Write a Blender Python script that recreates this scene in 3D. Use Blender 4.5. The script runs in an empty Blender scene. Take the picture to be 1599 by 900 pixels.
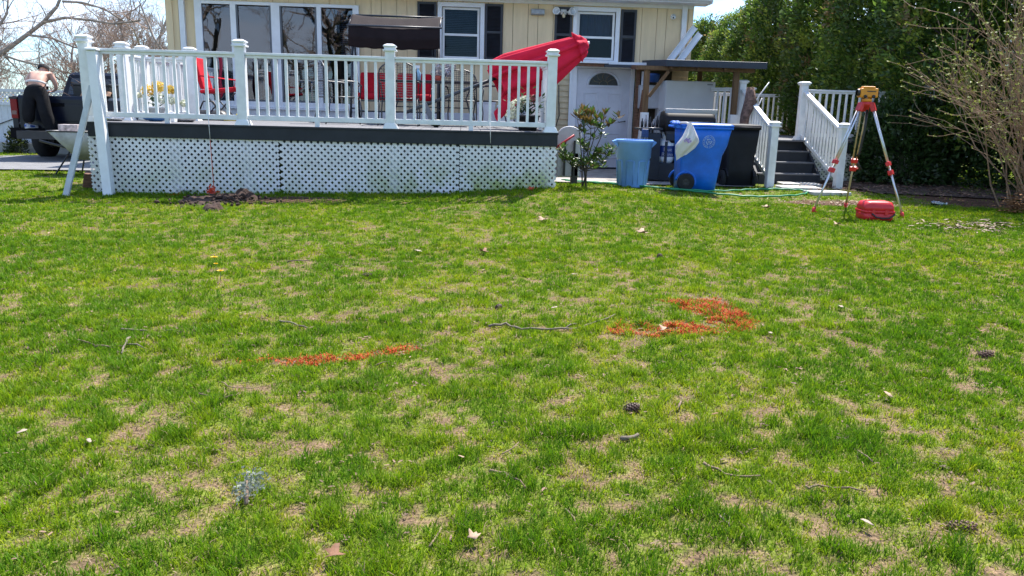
import bpy, bmesh, math, random
import numpy as np
from mathutils import Vector, Matrix, Euler
R = math.radians
random.seed(7)
SC = bpy.context.scene
COL = SC.collection

# ------------------------------------------------------------------ camera
cam = bpy.data.cameras.new('camera')
co = bpy.data.objects.new('camera', cam); COL.objects.link(co)
cam.sensor_width = 36.0
cam.lens = 36.0 * 1229.6 / 1599.0
cam.clip_end = 3000; cam.clip_start = 0.05
def cam_matrix(loc, pitch, roll, yaw):
    F = Vector((math.sin(yaw)*math.cos(pitch), math.cos(yaw)*math.cos(pitch), -math.sin(pitch)))
    X = Vector((math.cos(yaw), -math.sin(yaw), 0)); U = X.cross(F)
    X2 = math.cos(roll)*X + math.sin(roll)*U; U2 = -math.sin(roll)*X + math.cos(roll)*U
    m = Matrix((X2, U2, -F)).transposed().to_4x4(); m.translation = loc
    return m
co.matrix_world = cam_matrix(Vector((4.9385, -11.0046, 1.1878)), 0.2220, 0.0258, 0.0672)
SC.camera = co

# ------------------------------------------------------------------ sky, sun, exposure
SUN_EL, SUN_AZ = R(57), math.atan2(0.50, 0.86)      # azimuth from +y towards +x: the sun stands behind the house, to the right
world = bpy.data.worlds.new('World'); SC.world = world; world.use_nodes = True
wn, wl = world.node_tree.nodes, world.node_tree.links
wn.clear()
out = wn.new('ShaderNodeOutputWorld'); bg = wn.new('ShaderNodeBackground')
sky = wn.new('ShaderNodeTexSky'); sky.sky_type = 'NISHITA'; sky.sun_disc = False
sky.sun_elevation = SUN_EL; sky.sun_rotation = SUN_AZ; sky.air_density = 1.0; sky.ozone_density = 2.0; sky.dust_density = 0.4
tc = wn.new('ShaderNodeTexCoord'); mp = wn.new('ShaderNodeMapping'); mp.inputs['Scale'].default_value = (1, 1, 3.2); mp.inputs['Location'].default_value = (0.35, 0.2, 0.45)
nz = wn.new('ShaderNodeTexNoise'); nz.inputs['Scale'].default_value = 2.3; nz.inputs['Detail'].default_value = 7; nz.inputs['Roughness'].default_value = 0.55
rp = wn.new('ShaderNodeValToRGB'); rp.color_ramp.elements[0].position = 0.47; rp.color_ramp.elements[1].position = 0.66
mx = wn.new('ShaderNodeMix'); mx.data_type = 'RGBA'
mx.inputs[7].default_value = (6.2, 6.8, 8.0, 1)
wl.new(tc.outputs['Generated'], mp.inputs['Vector']); wl.new(mp.outputs[0], nz.inputs['Vector'])
wl.new(nz.outputs['Fac'], rp.inputs['Fac']); wl.new(rp.outputs['Color'], mx.inputs['Factor'])
tn = wn.new('ShaderNodeMix'); tn.data_type = 'RGBA'; tn.blend_type = 'MULTIPLY'; tn.inputs['Factor'].default_value = 1; tn.inputs[7].default_value = (0.60, 0.82, 1.06, 1)
wl.new(sky.outputs['Color'], tn.inputs[6]); wl.new(tn.outputs[2], mx.inputs[6]); wl.new(mx.outputs[2], bg.inputs['Color'])
bg.inputs['Strength'].default_value = 0.105
wl.new(bg.outputs[0], out.inputs['Surface'])
sl = bpy.data.lights.new('sun', 'SUN'); sl.energy = 4.4; sl.angle = R(0.53); sl.color = (1.0, 0.95, 0.88)
so = bpy.data.objects.new('sun', sl); COL.objects.link(so)
sd = Vector((math.sin(SUN_AZ)*math.cos(SUN_EL), math.cos(SUN_AZ)*math.cos(SUN_EL), math.sin(SUN_EL)))
so.rotation_euler = sd.to_track_quat('Z', 'Y').to_euler(); so.location = (20, 30, 40)
vs = SC.view_settings; vs.view_transform = 'Standard'; vs.look = 'None'; vs.gamma = 1; vs.use_curve_mapping = False
vs.exposure = 1.32

# ------------------------------------------------------------------ helpers: materials
MATS = {}
def _nodes(m):
    m.use_nodes = True
    return m.node_tree.nodes, m.node_tree.links, m.node_tree.nodes['Principled BSDF']
def mat(name, col, rough=0.5, var=0.12, scale=6.0, bump=0.0, bscale=60.0, metal=0.0, spec=0.5, stretch=None, col2=None, fac=(0.35, 0.65)):
    """painted / plain surface: base colour broken up by two noises, optional second colour and bump"""
    if name in MATS: return MATS[name]
    m = bpy.data.materials.new(name); n, l, b = _nodes(m)
    t = n.new('ShaderNodeTexCoord'); g = n.new('ShaderNodeMapping')
    if stretch: g.inputs['Scale'].default_value = stretch
    l.new(t.outputs['Object'], g.inputs['Vector'])
    z = n.new('ShaderNodeTexNoise'); z.inputs['Scale'].default_value = scale; z.inputs['Detail'].default_value = 6; z.inputs['Roughness'].default_value = 0.65
    l.new(g.outputs[0], z.inputs['Vector'])
    r = n.new('ShaderNodeValToRGB'); r.color_ramp.elements[0].position = fac[0]; r.color_ramp.elements[1].position = fac[1]
    c2 = col2 or tuple(c*(1-var) for c in col)
    c1 = tuple(min(1, c*(1+var*0.4)) for c in col)
    r.color_ramp.elements[0].color = (*c2, 1); r.color_ramp.elements[1].color = (*c1, 1)
    l.new(z.outputs['Fac'], r.inputs['Fac']); l.new(r.outputs['Color'], b.inputs['Base Color'])
    b.inputs['Roughness'].default_value = rough; b.inputs['Metallic'].default_value = metal
    b.inputs['Specular IOR Level'].default_value = spec
    if bump:
        y = n.new('ShaderNodeTexNoise'); y.inputs['Scale'].default_value = bscale; y.inputs['Detail'].default_value = 4
        l.new(g.outputs[0], y.inputs['Vector'])
        u = n.new('ShaderNodeBump'); u.inputs['Strength'].default_value = bump; u.inputs['Distance'].default_value = 0.02
        l.new(y.outputs['Fac'], u.inputs['Height']); l.new(u.outputs[0], b.inputs['Normal'])
    MATS[name] = m
    return m
def leafmat(name, col, trans=0.3, rough=0.5, attr=None, var=0.35, gloss=0.08):
    if name in MATS: return MATS[name]
    m = bpy.data.materials.new(name); m.use_nodes = True
    n, l = m.node_tree.nodes, m.node_tree.links; n.clear()
    o = n.new('ShaderNodeOutputMaterial'); d = n.new('ShaderNodeBsdfDiffuse'); t = n.new('ShaderNodeBsdfTranslucent'); g = n.new('ShaderNodeBsdfGlossy')
    g.inputs['Roughness'].default_value = rough
    a = n.new('ShaderNodeMixShader'); a.inputs[0].default_value = trans
    k = n.new('ShaderNodeMixShader'); k.inputs[0].default_value = gloss
    if attr:
        c = n.new('ShaderNodeAttribute'); c.attribute_name = attr; src = c.outputs['Color']
    else:
        gi = n.new('ShaderNodeNewGeometry'); r = n.new('ShaderNodeValToRGB')
        r.color_ramp.elements[0].color = (*[x*(1-var) for x in col], 1); r.color_ramp.elements[1].color = (*[x*(1+var) for x in col], 1)
        l.new(gi.outputs['Random Per Island'], r.inputs['Fac']); src = r.outputs['Color']
    for s in (d, t): l.new(src, s.inputs['Color'])
    l.new(d.outputs[0], a.inputs[1]); l.new(t.outputs[0], a.inputs[2]); l.new(a.outputs[0], k.inputs[1]); l.new(g.outputs[0], k.inputs[2])
    l.new(k.outputs[0], o.inputs['Surface'])
    MATS[name] = m
    return m
def glassmat(name, tint=(0.75, 0.8, 0.82), refl=0.10, ior=1.5):
    if name in MATS: return MATS[name]
    m = bpy.data.materials.new(name); m.use_nodes = True
    n, l = m.node_tree.nodes, m.node_tree.links; n.clear()
    o = n.new('ShaderNodeOutputMaterial'); t = n.new('ShaderNodeBsdfTransparent'); g = n.new('ShaderNodeBsdfGlossy')
    t.inputs['Color'].default_value = (*tint, 1); g.inputs['Roughness'].default_value = 0.01
    f = n.new('ShaderNodeFresnel'); f.inputs['IOR'].default_value = ior
    a = n.new('ShaderNodeMath'); a.operation = 'ADD'; a.inputs[1].default_value = refl; a.use_clamp = True
    x = n.new('ShaderNodeMixShader')
    z = n.new('ShaderNodeTexNoise'); z.inputs['Scale'].default_value = 1.6
    u = n.new('ShaderNodeBump'); u.inputs['Strength'].default_value = 0.05; u.inputs['Distance'].default_value = 0.02
    l.new(z.outputs['Fac'], u.inputs['Height']); l.new(u.outputs[0], g.inputs['Normal'])
    l.new(f.outputs[0], a.inputs[0]); l.new(a.outputs[0], x.inputs[0]); l.new(t.outputs[0], x.inputs[1]); l.new(g.outputs[0], x.inputs[2])
    l.new(x.outputs[0], o.inputs['Surface'])
    MATS[name] = m
    return m

# ------------------------------------------------------------------ helpers: objects
WORLD_OFF = {}
def thing(name, label, cat, loc=(0, 0, 0), group=None, rz=0.0, local=False):
    o = bpy.data.objects.new(name, None); COL.objects.link(o); o.empty_display_size = 0.1
    o.location = loc; o.rotation_euler = (0, 0, rz); o['label'] = label; o['category'] = cat
    if group: o['group'] = group
    WORLD_OFF[o.name] = Vector((0, 0, 0)) if local else Vector(loc)
    return o
def tag(o, label=None, cat=None, group=None, kind=None):
    if label: o['label'] = label
    if cat: o['category'] = cat
    if group: o['group'] = group
    if kind: o['kind'] = kind
    return o
def copy_tree(o, parent=None):
    c = o.copy(); COL.objects.link(c)
    if parent: c.parent = parent
    for ch in list(o.children): copy_tree(ch, c)
    return c
class MB:
    def __init__(s): s.v = []; s.f = []; s.smooth = []
    def add(s, vs, fs, smooth=False):
        k = len(s.v); s.v += [tuple(v) for v in vs]
        s.f += [tuple(i+k for i in f) for f in fs]; s.smooth += [smooth]*len(fs)
        return s
    def box(s, c, d, rot=None, taper=(1, 1)):
        x, y, z = d[0]/2, d[1]/2, d[2]/2; tx, ty = taper
        vs = [Vector(p) for p in ((-x,-y,-z),(x,-y,-z),(x,y,-z),(-x,y,-z),(-x*tx,-y*ty,z),(x*tx,-y*ty,z),(x*tx,y*ty,z),(-x*tx,y*ty,z))]
        if rot is not None:
            M = rot if isinstance(rot, Matrix) else Euler(rot).to_matrix()
            vs = [M @ v for v in vs]
        c = Vector(c)
        return s.add([v+c for v in vs], [(0,3,2,1),(4,5,6,7),(0,1,5,4),(1,2,6,5),(2,3,7,6),(3,0,4,7)])
    def bar(s, a, b, w, h=None, up=(0, 0, 1)):
        """rectangular bar from a to b"""
        a, b = Vector(a), Vector(b); h = h or w; d = b-a; L = d.length
        if L < 1e-6: return s
        z = d/L; u = Vector(up)
        if abs(z.dot(u)) > 0.99: u = Vector((0, 1, 0))
        x = u.cross(z).normalized(); y = z.cross(x)
        return s.box((a+b)/2, (w, h, L), Matrix((x, y, z)).transposed())
    def tube(s, pts, r, n=8, cap=True):
        pts = [Vector(p) for p in pts]; rs = r if isinstance(r, (list, tuple)) else [r]*len(pts)
        vs = []; fs = []; ref = None
        for i, p in enumerate(pts):
            t = (pts[min(i+1, len(pts)-1)]-pts[max(i-1, 0)])
            if t.length < 1e-9: t = Vector((0, 0, 1))
            t.normalize()
            if ref is None: ref = Vector((0, 0, 1)) if abs(t.z) < 0.9 else Vector((1, 0, 0))
            x = ref.cross(t)
            if x.length < 1e-6: x = Vector((1, 0, 0)).cross(t)
            x.normalize(); y = t.cross(x); ref = y.cross(t)*-1 if False else ref
            for k in range(n):
                a = 2*math.pi*k/n
                vs.append(p+(x*math.cos(a)+y*math.sin(a))*rs[min(i, len(rs)-1)])
        for i in range(len(pts)-1):
            for k in range(n):
                fs.append((i*n+k, i*n+(k+1) % n, (i+1)*n+(k+1) % n, (i+1)*n+k))
        if cap and n > 2:
            fs.append(tuple(range(n-1, -1, -1))); fs.append(tuple((len(pts)-1)*n+k for k in range(n)))
        return s.add(vs, fs, n > 4)
    def lathe(s, prof, n=20, c=(0, 0, 0), M=None, sy=1.0):
        vs = []; fs = []; m = len(prof); c = Vector(c)
        for k in range(n):
            a = 2*math.pi*k/n
            for (r, z) in prof:
                v = Vector((r*math.cos(a), r*math.sin(a)*sy, z))
                vs.append((M @ v if M else v)+c)
        for k in range(n):
            for i in range(m-1):
                fs.append((k*m+i, ((k+1) % n)*m+i, ((k+1) % n)*m+i+1, k*m+i+1))
        return s.add(vs, fs, True)
    def ball(s, c, r, n=10, sc=(1, 1, 1), M=None):
        pr = [(max(1e-4, math.sin(math.pi*i/(n//2+2)))*r, -math.cos(math.pi*i/(n//2+2))*r) for i in range(n//2+3)]
        S = Matrix.Diagonal(Vector(sc)); S = (M @ S) if M else S
        return s.lathe(pr, n, c, S)
    def prism(s, outline, a, b, axis='y'):
        """outline of (u, w) pairs extruded from a to b along the axis"""
        k = len(outline)
        if axis == 'y': P = lambda u, w, t: (u, t, w)
        elif axis == 'x': P = lambda u, w, t: (t, u, w)
        else: P = lambda u, w, t: (u, w, t)
        vs = [P(u, w, a) for u, w in outline]+[P(u, w, b) for u, w in outline]
        fs = [tuple(range(k)), tuple(range(2*k-1, k-1, -1))]+[(i, k+i, k+(i+1) % k, (i+1) % k) for i in range(k)]
        return s.add(vs, fs)
    def loft(s, rings, smooth=True, cap=True):
        n = len(rings[0]); vs = [p for r in rings for p in r]; fs = []
        for i in range(len(rings)-1):
            for k in range(n): fs.append((i*n+k, i*n+(k+1) % n, (i+1)*n+(k+1) % n, (i+1)*n+k))
        if cap: fs.append(tuple(range(n-1, -1, -1))); fs.append(tuple((len(rings)-1)*n+k for k in range(n)))
        return s.add(vs, fs, smooth)
    def grid(s, fn, nu, nv, smooth=True):
        vs = [fn(i/nu, j/nv) for j in range(nv+1) for i in range(nu+1)]; w = nu+1
        return s.add(vs, [(j*w+i, j*w+i+1, (j+1)*w+i+1, (j+1)*w+i) for j in range(nv) for i in range(nu)], smooth)
    def build(s, name, m, parent=None, bevel=0.0, off=None, solid=0.0, subsurf=0):
        me = bpy.data.meshes.new(name)
        o3 = Vector((0, 0, 0))
        if parent is not None:
            rt = parent
            while rt.parent: rt = rt.parent
            o3 = WORLD_OFF.get(rt.name, o3)
        elif off is not None: o3 = Vector(off)
        vs = [(v[0]-o3.x, v[1]-o3.y, v[2]-o3.z) for v in s.v]
        me.from_pydata(vs, [], s.f)
        me.polygons.foreach_set('use_smooth', s.smooth)
        bm = bmesh.new(); bm.from_mesh(me); bmesh.ops.recalc_face_normals(bm, faces=bm.faces); bm.to_mesh(me); bm.free()
        o = bpy.data.objects.new(name, me); COL.objects.link(o)
        if m is not None: me.materials.append(m)
        if parent is not None: o.parent = parent
        elif off is not None: o.location = o3
        if solid:
            q = o.modifiers.new('solid', 'SOLIDIFY'); q.thickness = solid; q.offset = 0
        if bevel:
            q = o.modifiers.new('bevel', 'BEVEL'); q.width = bevel; q.segments = 2; q.limit_method = 'ANGLE'; q.angle_limit = R(40)
        if subsurf:
            q = o.modifiers.new('sub', 'SUBSURF'); q.levels = subsurf; q.render_levels = subsurf
        return o
def rrect(cx, cy, hx, hy, z, r=0.05, n=4):
    pts = []
    for (sx, sy, a0) in ((1, 1, 0), (-1, 1, 90), (-1, -1, 180), (1, -1, 270)):
        for k in range(n+1):
            a = R(a0+90*k/n)
            pts.append((cx+sx*(hx-r)+r*math.cos(a), cy+sy*(hy-r)+r*math.sin(a), z))
    return pts
def fast_mesh(name, verts, polys_sizes, loops, m, cols=None, smooth=False):
    me = bpy.data.meshes.new(name)
    me.vertices.add(len(verts)); me.vertices.foreach_set('co', verts.astype(np.float32).ravel())
    me.loops.add(len(loops)); me.loops.foreach_set('vertex_index', loops.astype(np.int32))
    st = np.concatenate(([0], np.cumsum(polys_sizes)[:-1])).astype(np.int32)
    me.polygons.add(len(polys_sizes)); me.polygons.foreach_set('loop_start', st)
    me.update(calc_edges=True)
    if cols is not None:
        a = me.attributes.new('col', 'FLOAT_COLOR', 'POINT')
        c4 = np.ones((len(verts), 4), np.float32); c4[:, :3] = cols; a.data.foreach_set('color', c4.ravel())
    me.materials.append(m)
    if smooth: me.polygons.foreach_set('use_smooth', [True]*len(polys_sizes))
    o = bpy.data.objects.new(name, me); COL.objects.link(o)
    return o
def text_mesh(txt, size, M, depth=0.0015):
    cu = bpy.data.curves.new('lettering', 'FONT'); cu.body = txt; cu.size = size; cu.align_x = 'CENTER'; cu.align_y = 'CENTER'; cu.extrude = depth
    o = bpy.data.objects.new('lettering', cu); COL.objects.link(o)
    dg = bpy.context.evaluated_depsgraph_get(); me = o.evaluated_get(dg).to_mesh()
    b = MB(); b.add([M @ v.co for v in me.vertices], [tuple(p.vertices) for p in me.polygons])
    bpy.data.objects.remove(o); bpy.data.curves.remove(cu)
    return b

# ------------------------------------------------------------------ helpers: noise and ground height
def vnoise(x, y, seed=0):
    x = np.asarray(x, float); y = np.asarray(y, float)
    xi = np.floor(x).astype(np.int64); yi = np.floor(y).astype(np.int64); fx = x-xi; fy = y-yi
    def h(a, b):
        n = (a*374761393+b*668265263+seed*2147483647) & 0xffffffff
        n = ((n ^ (n >> 13))*1274126177) & 0xffffffff
        n = ((n ^ (n >> 16))*2246822519) & 0xffffffff
        return ((n ^ (n >> 15)) & 0xffff)/65535.0
    u = fx*fx*(3-2*fx); v = fy*fy*(3-2*fy)
    return (h(xi, yi)*(1-u)+h(xi+1, yi)*u)*(1-v)+(h(xi, yi+1)*(1-u)+h(xi+1, yi+1)*u)*v
def fbm(x, y, s, seed=0, o=3):
    t = 0; a = 0.55; x = np.asarray(x, float)/s; y = np.asarray(y, float)/s
    for k in range(o):
        t = t+a*vnoise(x, y, seed+k*17); x = x*2.03+11.3; y = y*2.03+5.7; a *= 0.5
    return t/(0.55*(2-0.5**(o-1)))
def sstep(a, b, x):
    t = np.clip((np.asarray(x, float)-a)/(b-a), 0, 1); return t*t*(3-2*t)
def gz(x, y):
    x = np.asarray(x, float); y = np.asarray(y, float)
    z = -0.06+0.06*sstep(0, 2, y)+0.06*np.exp(-((x-3.7)/1.9)**2-y*y/2.5)+0.185*np.exp(-((x-6.5)**2+(y+0.1)**2)/2.4)-0.005*np.clip(-y, 0, 10)
    z = z-0.11*sstep(-0.8, -3.5, x)*sstep(1.5, 6, y)
    z = z+0.018*(fbm(x, y, 1.1, 5)-0.5)*sstep(60, 20, np.abs(x)+np.abs(y))
    return z
def G(x, y): return float(gz(x, y))

# ================================================================== ground
def poly_mask(x, y, poly, blur=0.06, seed=3):
    """soft inside-mask of a polygon with a ragged border"""
    x = x+blur*2.2*(fbm(x, y, 0.12, seed)-0.5); y = y+blur*2.2*(fbm(x, y, 0.12, seed+9)-0.5)
    ins = np.zeros(x.shape, bool); n = len(poly)
    for i in range(n):
        (x0, y0), (x1, y1) = poly[i], poly[(i+1) % n]
        if y0 == y1: continue
        c = ((y0 > y) != (y1 > y)) & (x < (x1-x0)*(y-y0)/(y1-y0)+x0); ins ^= c
    return ins
DIRT = [((1.80, -0.72), 0.42, 0.36), ((2.70, -0.62), 0.78, 0.34), ((10.6, 0.45), 0.85, 0.34), ((12.3, 2.9), 1.6, 1.3), ((13.2, 1.0), 1.2, 0.9)]
def dirtness(x, y):
    d = np.zeros(np.shape(x))
    for (c, a, b) in DIRT:
        q = np.sqrt(((x-c[0])/a)**2+((y-c[1])/b)**2)+0.7*(fbm(x, y, 0.22, 41)-0.5)
        d = np.maximum(d, sstep(1.15, 0.75, q))
    return d
def lushness(x, y):
    """0 = thin straw-coloured turf, 1 = thick green tuft"""
    a = fbm(x, y, 0.30, 11, 3); b = fbm(x, y, 0.10, 23, 2); c = fbm(x, y, 1.7, 31, 2); e = fbm(x, y, 0.045, 37, 1)
    return np.clip(0.66+0.55*(a-0.5)+1.10*(b-0.5)+0.30*(c-0.5)+1.15*(e-0.5), 0, 1)
def axis_grid(lo, hi, step, far):
    c = np.arange(lo, hi+1e-6, step); e = []; t = step
    p = 0
    while p < far: t *= 1.35; p += t; e.append(p)
    e = np.array(e)
    return np.concatenate((lo-e[::-1], c, hi+e))
gx = axis_grid(-6.5, 15.0, 0.05, 900); gy = axis_grid(-10.2, 9.0, 0.05, 900)
X, Y = np.meshgrid(gx, gy); xs = X.ravel(); ys = Y.ravel()
zs = gz(xs, ys)
lu = lushness(xs, ys); di = dirtness(xs, ys)
soil = np.array([0.115, 0.068, 0.047]); straw = np.array([0.215, 0.15, 0.098]); green = np.array([0.115, 0.185, 0.012])
t1 = (sstep(0.25, 0.6, lu)*0.85)[:, None]; fn = fbm(xs, ys, 0.07, 77, 2)[:, None]
gc = (straw*(0.55+0.7*fn))*(1-t1)+green*(0.7+0.6*fn)*t1
gc = gc*(1-di[:, None])+soil*(0.6+0.9*fn)*di[:, None]
nx, ny = len(gx), len(gy)
ii = (np.arange(ny-1)[:, None]*nx+np.arange(nx-1)[None, :]).ravel()
quads = np.stack((ii, ii+1, ii+nx+1, ii+nx), 1)
gm = bpy.data.materials.new('lawn_soil'); n_, l_, b_ = _nodes(gm)
at_ = n_.new('ShaderNodeAttribute'); at_.attribute_name = 'col'
tc_ = n_.new('ShaderNodeTexCoord'); z1 = n_.new('ShaderNodeTexNoise'); z1.inputs['Scale'].default_value = 70; z1.inputs['Detail'].default_value = 5
l_.new(tc_.outputs['Object'], z1.inputs['Vector'])
r1 = n_.new('ShaderNodeValToRGB'); r1.color_ramp.elements[0].position = 0.3; r1.color_ramp.elements[0].color = (0.35, 0.35, 0.35, 1); r1.color_ramp.elements[1].position = 0.7; r1.color_ramp.elements[1].color = (1.35, 1.3, 1.2, 1)
m1 = n_.new('ShaderNodeMix'); m1.data_type = 'RGBA'; m1.blend_type = 'MULTIPLY'; m1.inputs['Factor'].default_value = 1
l_.new(z1.outputs['Fac'], r1.inputs['Fac']); l_.new(at_.outputs['Color'], m1.inputs[6]); l_.new(r1.outputs['Color'], m1.inputs[7]); l_.new(m1.outputs[2], b_.inputs['Base Color'])
bu = n_.new('ShaderNodeBump'); bu.inputs['Strength'].default_value = 0.8; bu.inputs['Distance'].default_value = 0.02
l_.new(z1.outputs['Fac'], bu.inputs['Height']); l_.new(bu.outputs[0], b_.inputs['Normal']); b_.inputs['Roughness'].default_value = 0.95; b_.inputs['Specular IOR Level'].default_value = 0.1
ground = fast_mesh('ground', np.stack((xs, ys, zs), 1), np.full(len(quads), 4), quads.ravel(), gm, gc, True)
tag(ground, kind='structure')

# driveway, patio slab, far road: thin sheets on the ground
asph = mat('asphalt', (0.20, 0.20, 0.205), 0.9, 0.25, 3, 0.5, 220)
conc = mat('concrete', (0.36, 0.33, 0.30), 0.9, 0.35, 4, 0.4, 120)
def sheet(name, poly, m, dz=0.012, n=26, label=None):
    xs_ = [p[0] for p in poly]; x0, x1 = min(xs_), max(xs_); ys_ = [p[1] for p in poly]; y0, y1 = min(ys_), max(ys_)
    def f(u, v):
        # bilinear quad
        a, b, c, d = [Vector(p) for p in poly]
        q = (a*(1-u)+b*u)*(1-v)+(d*(1-u)+c*u)*v
        return (q.x, q.y, G(q.x, q.y)+dz)
    o = MB().grid(f, n, n, True).build(name, m); tag(o, kind='structure'); return o
sheet('driveway', [(-16, 2.75), (-0.95, 2.75), (-0.95, 13.0), (-5.0, 6.6)], asph, 0.03)
sheet('patio', [(6.35, 2.0), (9.9, 2.15), (9.9, 5.68), (6.35, 5.68)], conc, 0.03)
mul = mat('mulch', (0.085, 0.05, 0.035), 0.95, 0.6, 25, 1.0, 60)
sheet('mulch_bed', [(11.75, 1.6), (16, 0.6), (16, 3.9), (11.75, 3.9)], mul, 0.02)

# ================================================================== grass blades
PAINT1 = [(3.80, -7.11), (4.15, -7.035), (4.406, -6.975), (4.71, -6.80), (4.74, -6.92), (4.416, -7.075), (4.164, -7.15)]
PAINT2 = [(6.36, -5.70), (6.80, -5.66), (6.86, -6.44), (6.61, -6.52), (6.371, -6.54), (5.86, -6.60), (5.88, -6.42), (6.291, -6.36), (6.50, -6.29), (6.44, -6.0)]
PAINT3 = [(1.00, -0.22), (1.10, -0.25), (1.16, -0.02), (1.10, 0.0)]
rng = np.random.default_rng(5)
CX, CY = 4.94, -11.0
def scatter(n, y0, y1, pad):
    yy = rng.uniform(y0, y1, n*2); d = yy-CY
    # wedge seen by the camera, with room at both sides for a step to the side
    lo = CX+0.067*d-0.72*d-pad; hi = CX+0.067*d+0.74*d+pad
    xx = rng.uniform(0, 1, n*2)*(hi-lo)+lo
    w = (hi-lo)/(hi-lo).max(); k = rng.uniform(0, 1, n*2) < w
    return xx[k][:n], yy[k][:n]
def blocked(x, y):
    b = (x > -0.05) & (x < 6.28) & (y > 0.03)
    b |= (x > 6.28) & (x < 9.85) & (y > 2.0+0.05*(x-6.3)+0.25*(fbm(x, y, 0.3, 3)-0.5))
    b |= (x > 9.9) & (y > 2.7+0.4*(fbm(x, y, 0.5, 3)-0.5)) & (x < 14)
    b |= (y > 2.72) & (x < -0.9) & (y < np.where(x < -5, 2.75+(x+16)*0.35, 9))
    b |= y > 9
    for (cx_, cy_, hx_, hy_) in STONES: b |= (np.abs(x-cx_) < hx_*0.92) & (np.abs(y-cy_) < hy_*0.85)
    return b
STONES = [(10.93, 2.72, 0.34, 0.20), (10.62, 2.02, 0.33, 0.22), (10.84, 1.42, 0.33, 0.17)]
bands = [(-9.6, -8.0, 155000, 1.1), (-8.0, -6.2, 190000, 1.1), (-6.2, -3.6, 225000, 1.0), (-3.6, 0.2, 240000, 0.5), (0.2, 8.9, 150000, 0.3)]
P = [scatter(n, a, b, p) for (a, b, n, p) in bands]
for (a, b, n, p) in bands:                       # thinner turf carried on at both sides
    ex, ey = scatter(int(n*.55), a, b, 4.5); d_ = ey-CY
    o_ = (ex < CX+0.067*d_-0.72*d_-p) | (ex > CX+0.067*d_+0.74*d_+p); P.append((ex[o_], ey[o_]))
bx = np.concatenate([p[0] for p in P]); by = np.concatenate([p[1] for p in P])
lu = lushness(bx, by); di = dirtness(bx, by)
keep = ~blocked(bx, by) & (rng.uniform(0, 1, len(bx)) > di*0.93) & (rng.uniform(0, 1, len(bx)) < 0.50+0.72*lu)
bx, by, lu, di = bx[keep], by[keep], lu[keep], di[keep]
def blades(x, y, h, col, flat, name, m):
    """curved three-level blades; flat = 0 upright .. 1 lying"""
    n = len(x); z = gz(x, y)-0.004
    dist = np.sqrt((x-CX)**2+(y-CY)**2)
    w = (0.0021+0.00048*dist)*rng.uniform(0.7, 1.35, n)
    a = rng.uniform(0, 2*np.pi, n); lean = (0.25+0.5*rng.uniform(0, 1, n))*(1-flat)+flat*1.45
    ux, uy = np.cos(a), np.sin(a); f = a+np.pi/2+rng.normal(0, 0.5, n); wx, wy = np.cos(f)*w/2, np.sin(f)*w/2
    V = np.zeros((n, 5, 3), np.float32)
    s1 = 0.55*h; t1_ = lean*0.55; t2_ = lean*1.25
    mx_ = x+ux*np.sin(t1_)*s1; my_ = y+uy*np.sin(t1_)*s1; mz_ = z+np.cos(t1_)*s1
    s2 = 0.5*h
    tx_ = mx_+ux*np.sin(t2_)*s2; ty_ = my_+uy*np.sin(t2_)*s2; tz_ = np.maximum(mz_+np.cos(t2_)*s2, z+0.004)
    V[:, 0] = np.stack((x-wx, y-wy, z), 1); V[:, 1] = np.stack((x+wx, y+wy, z), 1)
    V[:, 2] = np.stack((mx_+wx*0.85, my_+wy*0.85, mz_), 1); V[:, 3] = np.stack((mx_-wx*0.85, my_-wy*0.85, mz_), 1)
    V[:, 4] = np.stack((tx_, ty_, tz_), 1)
    k = (np.arange(n)*5)[:, None]
    L = np.concatenate((k+np.array([[0, 1, 2, 3]]), k+np.array([[3, 2, 4]])), 1)
    sizes = np.tile([4, 3], n)
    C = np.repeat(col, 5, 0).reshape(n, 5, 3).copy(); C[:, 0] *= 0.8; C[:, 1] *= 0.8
    return fast_mesh(name, V.reshape(-1, 3), sizes, L.ravel(), m, C.reshape(-1, 3))
n = len(bx); rnd = rng.uniform(0, 1, n)
dead = rnd < np.clip(0.50-0.62*lu+0.02, 0.05, 0.6)
tone = fbm(bx, by, 0.30, 91, 2); big = fbm(bx, by, 1.3, 95, 2)
dark = np.array([0.098, 0.212, 0.006]); mid = np.array([0.228, 0.330, 0.008]); yel = np.array([0.38, 0.395, 0.022]); stw = np.array([0.40, 0.29, 0.19]); brn = np.array([0.21, 0.14, 0.085])
q = np.clip(1.0-lu*1.0+0.9*(tone-0.5)+0.5*(big-0.5)+rng.normal(0, 0.13, n), 0, 1)[:, None]
gcol = np.where(q < 0.5, dark*(1-q*2)+mid*q*2, mid*(2-q*2)+yel*(q*2-1))
scol = stw*(1-rng.uniform(0, 1, n)[:, None]**2*0.85)+brn*rng.uniform(0, 1, n)[:, None]**2*0.6
bcol = np.where(dead[:, None], scol, gcol)*rng.uniform(0.78, 1.22, n)[:, None]
clump = fbm(bx, by, 0.11, 61, 2)
hgt = (0.010+0.022*lu**1.4+0.034*sstep(0.48, 0.8, clump)*lu+0.010*rng.uniform(0, 1, n))*np.where(dead, 0.85, 1.0)*rng.uniform(0.7, 1.25, n)
near_edge = sstep(0.5, 0.05, np.abs(by+0.04))*((bx > -0.1) & (bx < 6.4)); hgt *= 1+0.9*near_edge*rng.uniform(0, 1, n)
flat = np.where(dead, rng.uniform(0.35, 1.0, n), rng.uniform(0, 0.35, n))
p1 = poly_mask(bx, by, PAINT1, 0.05); p2 = poly_mask(bx, by, PAINT2, 0.10); p3 = poly_mask(bx, by, PAINT3, 0.05)
core = fbm(bx, by, 0.16, 51, 2)
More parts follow.
